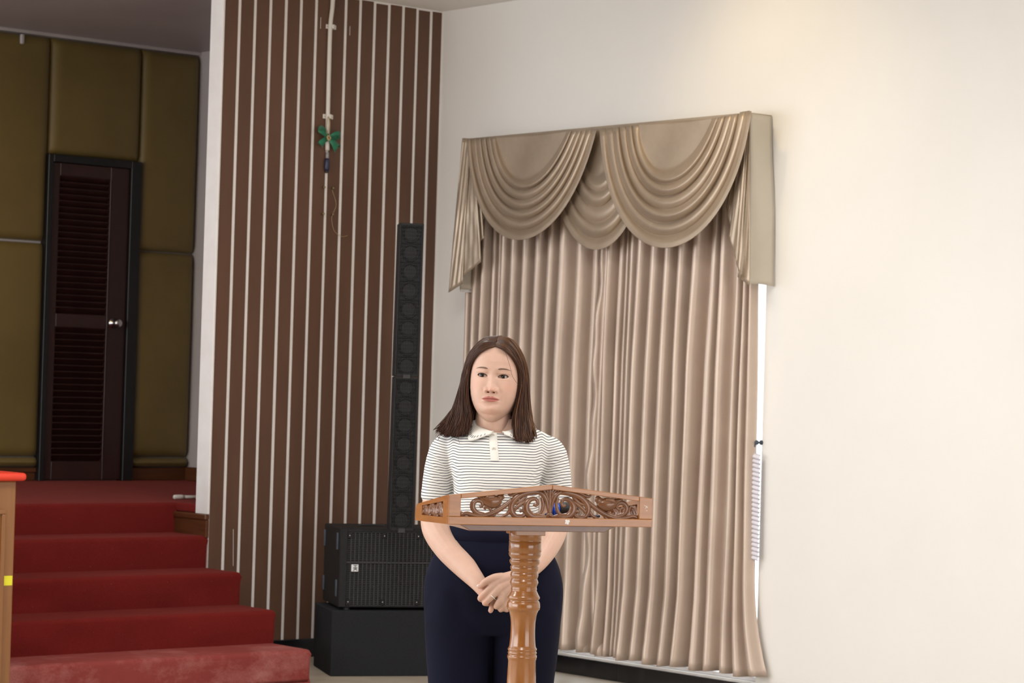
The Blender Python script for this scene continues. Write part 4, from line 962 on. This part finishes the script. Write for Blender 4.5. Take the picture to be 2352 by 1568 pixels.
zup = 0.0415+0.0078*q**0.75+0.0012*np.exp(-((np.abs(hx)-0.006)/0.004)**2)-0.0008*np.exp(-(hx/0.003)**2); zlo_ = 0.0415-0.0082*q**0.7
LIP = np.clip(np.minimum(zup-hz_, hz_-zlo_)/0.0026+0.25, 0, 1)*(np.abs(hx) < 0.0250)*front*0.9
BL = (0.30*g(np.abs(hx), hz_, 0.046, 0.078, 0.018, 0.020)+0.35*g(hx, hz_, 0, 0.069, 0.014, 0.008)+0.25*g(hx, hz_, 0, 0.004, 0.02, 0.008))*front
LN = np.zeros_like(hx)
for s in (-1, 1):
    ex = hx-s*EXC; ez = hz_-EZC-0.07*ex*s; qq = np.clip(1-(ex/(EA*1.04))**2, 0, 1); hu = 0.0063*qq**0.55; hl = 0.0043*qq**0.75
    LN = np.maximum(LN, np.exp(-((ez-hu-0.0002)/0.0009)**2)*(qq > 0)*0.85+np.exp(-((ez+hl)/0.0007)**2)*(qq > 0)*0.35)
LN = np.clip(LN*front, 0, 1)
# head pose: slight turn and tilt
HT = Matrix.Translation(Vector(tuple(wl(1124.8, 950, -0.082)))) @ Matrix.Rotation(math.radians(2.6), 4, 'Y') @ Matrix.Rotation(math.radians(-7), 4, 'Z') @ Matrix.Translation(Vector((0, 0.082, 0)))
HTn = np.array(HT)
def head_to_body(V): V = np.asarray(V, float); return V @ HTn[:3, :3].T + HTn[:3, 3]
# ---- arms and hands, each a remeshed limb
def cz(cx_, cy_, y, r): p = wl(1060+cx_/9.8, 1280+cy_/9.8, y); return (p[0], p[1], p[2], r)
def pz(px, py, y, r): p = wl(px, py, y); return (p[0], p[1], p[2], r)
armR = MB()   # her right arm, on the left of the photo
chain(armR, [(-0.150, 0.01, 1.265, 0.036), (-0.166, 0.018, 1.21, 0.040), (-0.171, 0.020, 1.14, 0.0405), pz(1000, 1196, 0.012, 0.043), pz(1012, 1226, -0.018, 0.046), pz(1036, 1264, -0.062, 0.0415), pz(1066, 1300, -0.105, 0.034), pz(1090, 1328, -0.142, 0.0265), pz(1104, 1345, -0.163, 0.0225), pz(1116, 1358, -0.172, 0.0225)], 60, 18)
for (a, b2, c_) in (((1112, 1352), (1128, 1372), 0.0125), ((1114, 1358), (1136, 1378), 0.0125), ((1118, 1362), (1146, 1384), 0.0125), ((1122, 1352), (1152, 1374), 0.0125)):
    chain(armR, [pz(*a, -0.170, 0.0150), pz((a[0]+b2[0])/2, (a[1]+b2[1])/2, -0.171, 0.0140), pz(*b2, -0.170, c_)], 12)
for pts in ([(1128, 1372, -.170, .0092), (1131, 1386, -.176, .0085), (1127, 1402, -.178, .0074)],
            [(1136, 1378, -.168, .0095), (1146, 1393, -.172, .0088), (1150, 1400, -.164, .0078)],
            [(1146, 1384, -.166, .0095), (1158, 1396, -.168, .0088), (1164, 1400, -.158, .0078)],
            [(1152, 1374, -.166, .0092), (1170, 1388, -.166, .0082), (1178, 1394, -.160, .0072)]):
    chain(armR, [pz(*p_) for p_ in pts], 16, 12)
armL = MB()
chain(armL, [(0.150, 0.01, 1.265, 0.036), (0.169, 0.018, 1.21, 0.040), (0.174, 0.020, 1.15, 0.0405), pz(1272, 1192, 0.012, 0.043), pz(1264, 1222, -0.020, 0.046), pz(1250, 1256, -0.070, 0.041), pz(1234, 1285, -0.118, 0.033), pz(1216, 1308, -0.158, 0.0255), pz(1204, 1319, -0.176, 0.0225)], 60, 18)
WR = [(1440, 300), (1430, 360), (1410, 420), (1380, 480)]; KN = [(790, 560, -.196), (850, 690, -.2005), (925, 830, -.198), (990, 935, -.190)]
for (a, k_) in zip(WR, KN):
    chain(armL, [cz(a[0], a[1], -0.178, 0.0165), cz((a[0]+k_[0])/2, (a[1]+k_[1])/2, -0.188, 0.0145), cz(k_[0], k_[1], k_[2]+0.002, 0.0118)], 16)
chain(armL, [cz(1380, 330, -.172, .015), cz(1060, 440, -.184, .0155), cz(880, 450, -.188, .0125)], 14)
FIN = [[(790, 560, -.196, .0108), (620, 715, -.201, .0098), (450, 880, -.197, .0090), (425, 930, -.184, .0082), (480, 960, -.168, .0072)],
       [(850, 690, -.2005, .0110), (700, 855, -.205, .0100), (550, 1000, -.199, .0092), (535, 1030, -.186, .0082), (600, 1040, -.168, .0072)],
       [(925, 830, -.198, .0105), (850, 985, -.201, .0096), (790, 1085, -.194, .0088), (790, 1105, -.180, .0078), (830, 1090, -.166, .007)],
       [(990, 935, -.190, .0095), (940, 1080, -.191, .0086), (890, 1160, -.183, .0078), (900, 1170, -.172, .007), (930, 1150, -.162, .0062)]]
for fg in FIN: chain(armL, [cz(*p_) for p_ in fg], 26, 12)
chain(armL, [cz(900, 440, -.188, .0130), cz(740, 455, -.197, .0115), cz(560, 530, -.201, .0098), cz(455, 615, -.199, .0082), cz(405, 660, -.196, .0064)], 26, 12)
Va, Fa = remesh(armR, 0.0024, 5, 0.5); Vb, Fb = remesh(armL, 0.0022, 4, 0.5)
# ---- torso under the clothes joins head and arms
tor = MB(); tor.add(*loft([(1.02, 0, 0.12, 0.09, 0.08, 0), (1.10, 0, 0.118, 0.095, 0.08, 0), (1.20, 0, 0.12, 0.105, 0.085, 0), (1.29, 0, 0.14, 0.085, 0.085, 0.005), (1.325, 0, 0.125, 0.065, 0.075, 0.01), (1.345, 0, 0.085, 0.050, 0.062, 0.012), (1.375, 0, 0.050, 0.040, 0.052, 0.012)]))
nk = loft([(-0.165, 0, 0.115, 0.058, 0.085, 0.012), (-0.135, 0, 0.082, 0.050, 0.074, 0.010), (-0.11, 0, 0.062, 0.046, 0.066, 0.008), (-0.08, 0, 0.0535, 0.046, 0.062, 0.006), (-0.05, 0, 0.0515, 0.048, 0.062, 0.004), (-0.02, 0, 0.0505, 0.051, 0.064, 0.002), (0.01, 0, 0.049, 0.050, 0.066, 0.0), (0.05, 0, 0.045, 0.04, 0.06, 0)], 60, 2.1)
Vh = np.vstack([head_to_body(HVf), head_to_body(nk[0])]); HFc = HFc+[tuple(i+len(HVf) for i in f_) for f_ in nk[1]]
AV = np.vstack([Vh, Va, Vb, np.array(tor.v)]); n1, n2, n3 = len(Vh), len(Va), len(Vb)
AF = HFc+[tuple(i+n1 for i in f_) for f_ in Fa]+[tuple(i+n1+n2 for i in f_) for f_ in Fb]+[tuple(i+n1+n2+n3 for i in f_) for f_ in tor.f]
per = link_mesh('person', AV, AF, 'skin', None, True)
for nm, arr in (('lip', LIP), ('blush', BL), ('liner', LN)):
    at_ = per.data.attributes.new(nm, 'FLOAT', 'POINT'); dat = np.zeros(len(AV)); dat[:len(arr)] = arr
    if nm == 'blush':
        for c in (cz(440, 880, -.197, 0), cz(545, 1010, -.199, 0), cz(405, 650, -.196, 0), pz(1127, 1402, -.178, 0)):
            d2 = np.linalg.norm(AV-np.array(c[:3]), axis=1); dat = np.maximum(dat, 0.35*np.exp(-(d2/0.016)**2)*(np.arange(len(AV)) >= n1))
    at_.data.foreach_set('value', dat)
per.location = tuple(W0); per.rotation_euler = (0, 0, YAW-pi/2)
tag(per, 'woman in a striped polo and navy trousers standing with clasped hands behind the lectern', 'person')
def head_part(name, V, F_, mtl, parent=None, smooth=True): return link_mesh(name, head_to_body(V), F_, mtl, parent or per, smooth)
# eyes
for s in (-1, 1):
    v, f = lathe([(0.012*math.sin(a), -0.012*math.cos(a)) for a in np.linspace(0.02, pi-0.02, 22)], 28)
    v = [(x, z, y) for x, y, z in v]
    eo = link_mesh('eye', v, f, 'eye', per, True)
    yc = float(face_y(np.array([s*EXC]), np.array([EZC]))[0])+0.0138
    eo.matrix_local = HT @ Matrix.Translation(Vector((s*EXC, yc, EZC+0.0006))) @ Matrix.Rotation(math.radians(-8), 4, 'Z') @ Matrix.Rotation(math.radians(1), 4, 'X')
    # lashes, brow
    t = np.linspace(-1, 1, 22); ex = t*EA*1.02; qq = np.clip(1-t**2, 0, 1); X_ = s*EXC+ex; Z_ = EZC+0.07*ex*s+0.0063*qq**0.55
    Y_ = face_y(X_, Z_)-0.0004
    v, f = tube(np.column_stack([X_, Y_, Z_]), 0.0005+0.00075*qq, 6); head_part('lash_line', v, f, 'lash')
    tb_ = np.linspace(0, 1, 20); bxx = s*(0.0145+0.0360*tb_); bz_ = 0.1262+0.0036*np.sin(pi*(0.10+0.70*tb_))-0.0030*tb_**3
    by_ = face_y(bxx, bz_)-0.0001; wdt = 0.0025*np.interp(tb_, [0, 0.15, 0.6, 1], [0.3, 1, 0.85, 0.12])
    v, f = tube(np.column_stack([bxx, by_, bz_]), wdt, 8, True, 0.22, up=(0, 1, 0)); head_part('eyebrow', v, f, 'brow')
# ring, thumb nail
ra, rb = np.array(cz(850, 690, -.2005, 0)[:3]), np.array(cz(550, 1000, -.199, 0)[:3]); ax_ = (rb-ra)/np.linalg.norm(rb-ra); rc = np.array(cz(705, 880, -.2035, 0)[:3])
u_ = np.cross(ax_, (0, 1, 0)); u_ /= np.linalg.norm(u_); v_ = np.cross(ax_, u_)
rp = [rc+0.0108*(math.cos(a)*u_+math.sin(a)*v_) for a in np.linspace(0, 2*pi, 40)]
MB().tube(rp, 0.0013, 8, False).obj('finger_ring', 'silver', per, True)
tn = np.array(cz(385, 632, -.2005, 0)[:3]); ta = np.array(cz(405, 660, -.197, 0)[:3])-np.array(cz(455, 615, -.199, 0)[:3]); ta /= np.linalg.norm(ta)
MB().tube([tn-ta*0.005, tn-ta*0.004, tn+ta*0.001, tn+ta*0.005, tn+ta*0.006], [0.001, 0.0036, 0.0042, 0.0036, 0.001], 10, True, 0.5, up=(0, 1, 0)).obj('thumb_nail', 'nail', per, True)
# ---- polo shirt
sh = MB()
TOR = [(1.00, 0, 0.138, 0.100, 0.088, 0), (1.05, 0, 0.134, 0.105, 0.088, 0), (1.10, 0, 0.124, 0.116, 0.090, 0), (1.15, 0, 0.1222, 0.130, 0.094, 0), (1.195, 0, 0.1245, 0.134, 0.098, 0), (1.24, 0, 0.136, 0.122, 0.10, 0), (1.285, 0.002, 0.148, 0.104, 0.10, 0.003), (1.312, 0.003, 0.153, 0.088, 0.096, 0.006), (1.331, 0.004, 0.142, 0.062, 0.088, 0.008), (1.345, 0.003, 0.116, 0.036, 0.078, 0.010), (1.357, 0, 0.088, 0.034, 0.068, 0.012), (1.366, 0, 0.066, 0.022, 0.060, 0.012)]
sh.add(*loft(TOR, 64, 2.25))
for s, hem in ((-1, 1.143), (1, 1.150)):
    x0 = 0.146 if s < 0 else 0.149
    chain(sh, [(s*(x0-0.035), 0.010, 1.305, 0.034), (s*x0, 0.012, 1.284, 0.044), (s*(x0+0.014), 0.016, 1.245, 0.0450), (s*(x0+0.0215), 0.018, 1.20, 0.0445), (s*(x0+0.0255), 0.020, hem+0.01, 0.0445)], 40, 26)
    T_ = s*(x0+0.0255); sh.tube([(T_, 0.020, hem+0.022), (T_, 0.020, hem)], [0.0445, 0.0452], 26)
Vs, Fs = remesh(sh, 0.0034, 4, 0.5)
X_, Y_, Z_ = Vs.T
arm = np.clip((np.abs(X_)-0.128)/0.02, 0, 1)
# folds: diagonal pulls from the armpits and soft drape across the bust
wr_ = np.zeros(len(Vs)); frn = np.clip(-Y_/0.06, 0, 1)
for s in (-1, 1):
    for k, (zz0, sl, am_) in enumerate(((1.225, 0.9, 0.0030), (1.205, 0.7, 0.0026), (1.185, 0.45, 0.0022), (1.245, 1.2, 0.0024))):
        dline = (Z_-zz0)-sl*(np.abs(X_)-0.118)*1.0
        wr_ += am_*np.exp(-(dline/0.007)**2)*np.exp(-((np.abs(X_)-0.115)/0.030)**2)*(np.sign(X_) == s)*frn
    for k in range(3):
        dl = (Z_-1.255+0.03*k)-1.0*(np.abs(X_)-0.165)+0.004*k
        wr_ += 0.0026*np.exp(-(dl/0.006)**2)*np.exp(-((np.abs(X_)-0.168)/0.03)**2)*(np.sign(X_) == s)
wr_ += 0.0016*np.sin(55*Z_+9*X_)*np.exp(-((Z_-1.10)/0.05)**2)*frn
nrm = np.column_stack([X_/0.16, Y_/0.12, np.zeros_like(Z_)]); nrm /= np.maximum(np.linalg.norm(nrm, axis=1), 1e-6)[:, None]
Vs = Vs+nrm*wr_[:, None]
shirt = link_mesh('polo_shirt', Vs, Fs, 'shirt', per, True); shirt['label'] = 'white knit polo with thin navy stripes and elbow sleeves'
stp = Z_ + 0.030*np.clip(-Y_-0.03, 0, 1)*np.cos(X_/0.13*1.2)*0 + (1-arm)*0.05*X_**2*8*0.4 - arm*0.22*(np.abs(X_)-0.17)*np.clip((Z_-1.12)/0.15, 0, 1) + 0.5*wr_ - 0.006*np.exp(-((np.abs(X_)-0.126)/0.012)**2)
a_ = shirt.data.attributes.new('stripe', 'FLOAT', 'POINT'); a_.data.foreach_set('value', stp)
from mathutils.bvhtree import BVHTree
bvh = BVHTree.FromPolygons([Vector(v) for v in Vs], Fs)
def front_of(x, z, off=0.002):
    h = bvh.ray_cast(Vector((x, -0.6, z)), Vector((0, 1, 0))); return (h[0].y if h[0] is not None else -0.1)-off
# placket and buttons
pt0, pt1 = wl(1131, 990, -0.09), wl(1136.5, 1058, -0.12)
V = []; n = 24
for i in range(n):
    t = i/(n-1); x = pt0[0]+(pt1[0]-pt0[0])*t; z = pt0[2]+(pt1[2]-pt0[2])*t
    for u in (-1, -0.92, 0, 0.92, 1): V.append((x+0.0118*u, front_of(x+0.0118*u, z, 0.0022 if abs(u) < 1 else 0.0002), z))
pk = link_mesh('placket', V, grid_faces(n, 5), 'white_knit', shirt, True)
for px, py in ((1131.5, 1000), (1134.5, 1031)):
    c = wl(px, py, -0.10); y = front_of(c[0], c[2], 0.0028)
    v, f = lathe([(0.0006, 0.0006), (0.0035, 0.0006), (0.0045, 0.0016), (0.0055, 0.0014), (0.0058, 0.0), (0.0006, -0.0005)], 22)
    b_ = link_mesh('button', v, f, 'button', shirt, True); b_.rotation_euler = (pi/2+0.25, 0, 0); b_.location = (c[0], y, c[2])
# collar flaps with blanket stitches
for s in (-1, 1):
    top = spline([(0.0, 0.070, 1.378), (s*0.036, 0.060, 1.372), (s*0.0555, 0.020, 1.364), (s*0.0550, -0.020, 1.354), (s*0.041, -0.052, 1.347), (s*0.012, -0.070, 1.338)], 30)
    bot = spline([(0.0, 0.090, 1.345), (s*0.050, 0.078, 1.345), (s*0.078, 0.025, 1.346), (s*0.082, -0.030, 1.338), (s*0.079, -0.082, 1.309), (s*0.018, -0.082, 1.330)], 30)
    V = []
    for a, b2 in zip(top, bot):
        for k, t in enumerate(np.linspace(0, 1, 8)):
            p_ = a+(b2-a)*t; p_ = p_+np.array([0, 0, 0.008*math.sin(pi*t*0.8)*(1-0.3*t)])
            if p_[1] < 0.0: p_[1] = min(p_[1], front_of(p_[0], p_[2], 0.0045))
            V.append(p_)
    # keep the flap just above the shoulder cloth
    for i, p_ in enumerate(V):
        h = bvh.ray_cast(Vector((p_[0], p_[1], 1.6)), Vector((0, 0, -1)))
        if h[0] is not None and p_[2] < h[0].z+0.004 and p_[1] > -0.05: p_[2] = h[0].z+0.004
    co = link_mesh('collar_flap', V, grid_faces(30, 8), 'white_knit', shirt, True); solidify(co, 0.0022)
    st_ = MB()
    for i in range(9, 28):
        a = np.array(V[i*8+6]); b2 = np.array(V[i*8+4]); d_ = np.array([0, -0.0022, 0.001])
        st_.tube([a+d_, (a*0.5+b2*0.5)+d_], 0.00055, 5)
    st_.tube(np.array([V[i*8+4] for i in range(9, 28)])+np.array([0, -0.0022, 0.001]), 0.0006, 5) if False else None
    so = st_.obj('collar_stitching', 'navy', co, True); so['kind'] = 'stuff'
# ---- trousers and shoes
tq = MB()
tq.add(*loft([(1.066, 0, 0.139, 0.110, 0.094, 0), (1.03, 0, 0.150, 0.114, 0.100, 0), (0.99, 0, 0.170, 0.118, 0.112, 0.002), (0.95, 0, 0.188, 0.121, 0.124, 0.004), (0.905, 0, 0.1985, 0.122, 0.132, 0.006), (0.86, 0, 0.200, 0.120, 0.130, 0.008), (0.80, 0, 0.196, 0.112, 0.115, 0.010), (0.76, 0, 0.19, 0.09, 0.09, 0.010)], 64, 2.2))
for s in (-1, 1):
    rows = [(0.90, s*0.092, 0.100, 0.108, 0.118, 0.008), (0.80, s*0.095, 0.1005, 0.108, 0.112, 0.010), (0.70, s*0.0945, 0.0945, 0.102, 0.104, 0.012), (0.617, s*0.092, 0.0885, 0.097, 0.098, 0.014), (0.45, s*0.089, 0.080, 0.086, 0.088, 0.016), (0.30, s*0.088, 0.081, 0.085, 0.088, 0.02), (0.06, s*0.088, 0.086, 0.090, 0.092, 0.02), (0.035, s*0.088, 0.086, 0.090, 0.092, 0.02)]
    tq.add(*loft(rows[::-1], 40, 2.1))
Vt, Ft = remesh(tq, 0.0055, 4, 0.5)
Vt = Vt.copy(); Vt[:, 1] += 0.0035*np.sin(Vt[:, 0]*60+Vt[:, 2]*9)*np.exp(-((Vt[:, 2]-0.86)/0.07)**2)*(Vt[:, 1] < 0)*0.5
tr_ = link_mesh('trousers', Vt, Ft, 'navy', per, True); tr_['label'] = 'high waisted navy trousers'
wbn = MB(); a = np.linspace(0, 2*pi, 72)
V = []
for t in a[:-1]:
    c_, s_ = math.cos(t), math.sin(t)
    for z, e_ in ((1.068, 0.001), (1.067, 0.0022), (1.030, 0.0016), (1.0295, 0.0)) :
        w, f_ = np.interp(z, [1.03, 1.066], [0.150, 0.139])+e_, np.interp(z, [1.03, 1.066], [0.114 if s_ < 0 else 0.100, 0.110 if s_ < 0 else 0.094])+e_
        V.append((w*np.sign(c_)*abs(c_)**(2/2.2), f_*np.sign(s_)*abs(s_)**(2/2.2), z))
link_mesh('waistband', V, grid_faces(71, 4, True), 'navy', tr_, True)
for s in (-1, 1):
    so = MB(); so.add(*loft([(0.0, 0, 0.040, 0.135, 0.085, 0), (0.015, 0, 0.044, 0.140, 0.088, 0), (0.04, 0, 0.042, 0.125, 0.085, 0), (0.075, 0, 0.036, 0.06, 0.075, 0.01), (0.11, 0, 0.032, 0.04, 0.06, 0.015)], 30, 2.3))
    o = so.obj('shoe', 'shoe', per, True); o.location = (s*0.088, 0.02, 0)
# ---- hair: under-sheets and many tapered locks on each side of the parting
HG = {}
def guides(s):
    # rows: parameter a (front 0 .. back 1); each a polyline root -> tip in head coordinates
    R_ = s > 0
    fl = 0.0 if R_ else 1.0
    kx = 0.90 if R_ else 1.0
    G_ = [
        (0.00, [(0.000, -0.064, 0.192), (s*0.030, -0.076, 0.183), (s*0.062, -0.062, 0.152), (s*0.0755, -0.040, 0.115), (s*0.0775, -0.036, 0.075), (s*0.0715, -0.038, 0.030), (s*(0.066 if R_ else 0.057), -0.044, -0.010), (s*(0.072 if R_ else 0.058), -0.062, -0.042), (s*(0.076 if R_ else 0.066), -0.075, -0.072)]),
        (0.12, [(0.002*s, -0.050, 0.204), (s*0.036, -0.062, 0.198), (s*0.070, -0.052, 0.160), (s*0.0845, -0.036, 0.115), (s*0.0875, -0.036, 0.075), (s*0.084, -0.041, 0.030), (s*0.080, -0.048, -0.010), (s*(0.082+0.004*fl), -0.066, -0.048), (s*(0.086+0.004*fl), -0.082, -0.082)]),
        (0.35, [(-0.003*s, -0.020, 0.2225), (s*0.042, -0.026, 0.2125), (s*0.0785, -0.018, 0.168), (s*0.093, -0.010, 0.115), (s*0.098, -0.012, 0.070), (s*(0.103+0.004*fl), -0.020, 0.022), (s*(0.106+0.010*fl), -0.036, -0.018), (s*(0.112+0.010*fl), -0.055, -0.054), (s*(0.112+0.016*fl), -0.070, -0.080)]),
        (0.60, [(-0.003*s, 0.030, 0.226), (s*0.045, 0.030, 0.213), (s*0.082, 0.032, 0.166), (s*0.0955, 0.034, 0.115), (s*0.100, 0.030, 0.070), (s*(0.106+0.005*fl), 0.020, 0.022), (s*(0.112+0.016*fl), 0.000, -0.014), (s*(0.120+0.024*fl), -0.020, -0.042), (s*(0.118+0.036*fl), -0.040, -0.062)]),
        (0.82, [(0.002*s, 0.075, 0.208), (s*0.040, 0.080, 0.194), (s*0.072, 0.084, 0.150), (s*0.083, 0.084, 0.105), (s*0.088, 0.080, 0.060), (s*0.094, 0.070, 0.010), (s*0.100, 0.056, -0.030), (s*0.104, 0.046, -0.060), (s*0.106, 0.036, -0.085)]),
        (1.00, [(0.000, 0.100, 0.165), (s*0.020, 0.106, 0.150), (s*0.034, 0.110, 0.120), (s*0.040, 0.110, 0.085), (s*0.042, 0.106, 0.045), (s*0.044, 0.098, 0.000), (s*0.046, 0.090, -0.040), (s*0.048, 0.084, -0.070), (s*0.048, 0.080, -0.095)]),
    ]
    if R_:
        G_ = [(a, [(x*(np.interp(z, [-0.02, 0.03, 0.23], [1.0, 0.93, 0.86]) if a > 0.05 else np.interp(z, [0.03, 0.10], [1.0, 0.97])), y, z) for x, y, z in P_]) for a, P_ in G_]
    return G_
def guide_at(s, a):
    G = HG.setdefault(s, ([q_[0] for q_ in guides(s)], np.array([q_[1] for q_ in guides(s)])))
    A_, P_ = G; out = np.empty((P_.shape[1], 3))
    for k in range(P_.shape[1]):
        for c in range(3): out[k, c] = np.interp(a, A_, P_[:, k, c])
    return out
hv = MB(); hl_ = MB(); hb_ = MB()
for s in (-1, 1):
    na, nt_ = 44, 40; V = []
    for i in range(na):
        P_ = spline(guide_at(s, i/(na-1)), 44)[:nt_]; cen = np.array([0, 0.005, 0.09]); 
        dirs = P_-cen; dirs[:, 2] *= 0.4; dirs /= np.linalg.norm(dirs, axis=1)[:, None]
        P_ = P_-dirs*0.0022; V += list(P_)
    hb_.add(V, grid_faces(na, nt_))
hbase = head_part('hair', hb_.v, hb_.f, 'hair'); solidify(hbase, 0.004)
hbase['label'] = 'shoulder length dark brown hair parted in the middle'
for s in (-1, 1):
    for i in range(1500):
        a = rng.uniform(0, 1)**1.15; P_ = spline(guide_at(s, min(1, a)), 26)
        t = np.linspace(0, 1, 26)[:, None]
        jit = rng.normal(0, 1, 3)*np.array([0.0020, 0.0024, 0.0015]); wav = rng.uniform(0, 6.28); wf = rng.uniform(1.2, 2.6)
        P_ = P_+jit*np.minimum(1, t*2.5)+np.column_stack([0.0028*np.sin(wf*6*t[:, 0]+wav), 0.002*np.cos(wf*5*t[:, 0]+wav), 0*t[:, 0]])*t
        cut = rng.uniform(0.955, 1.0) if rng.random() > 0.08 else rng.uniform(0.85, 0.95); m_ = max(10, int(26*cut)); P_ = P_[:m_]
        if rng.random() < 0.25: P_[-6:, 0] += s*np.linspace(0, 1, 6)**2*rng.uniform(-0.006, 0.016)
        r = rng.uniform(0.0005, 0.0013); R_ = r*np.interp(np.linspace(0, 1, m_), [0, 0.1, 0.85, 1], [0.45, 1, 1.1, 0.5])
        (hl_ if (s > 0 and 0.22 < a < 0.75 and rng.random() < 0.38) or rng.random() < 0.05 else hv).tube(P_, R_, 5, False)
lk = head_part('locks', hv.v, hv.f, 'hair', hbase); lk['kind'] = 'stuff'
ll = head_part('highlight_locks', hl_.v, hl_.f, 'hair_light', hbase); ll['kind'] = 'stuff'; ll['label'] = 'lighter brown locks'
fly = MB()
for c in ([(0.030, -0.078, 0.180), (0.047, -0.082, 0.140), (0.056, -0.078, 0.112), (0.070, -0.066, 0.092), (0.084, -0.050, 0.086)], [(-0.060, -0.050, 0.00), (-0.074, -0.060, -0.04), (-0.085, -0.072, -0.075), (-0.080, -0.080, -0.09)]):
    fly.tube(spline(c, 24), 0.00042, 5)
for i in range(26):
    s = -1 if i % 3 else 1; P_ = spline(guide_at(s, rng.uniform(0.4, 0.75)), 30); P_[:, 0] += s*np.linspace(0, 1, 30)**2*rng.uniform(0.002, 0.012); P_[:, 2] -= np.linspace(0, 1, 30)**3*rng.uniform(-0.01, 0.015); fly.tube(P_, 0.0004, 4, False)
fo = head_part('stray_hairs', fly.v, fly.f, 'hair', hbase); fo['kind'] = 'stuff'
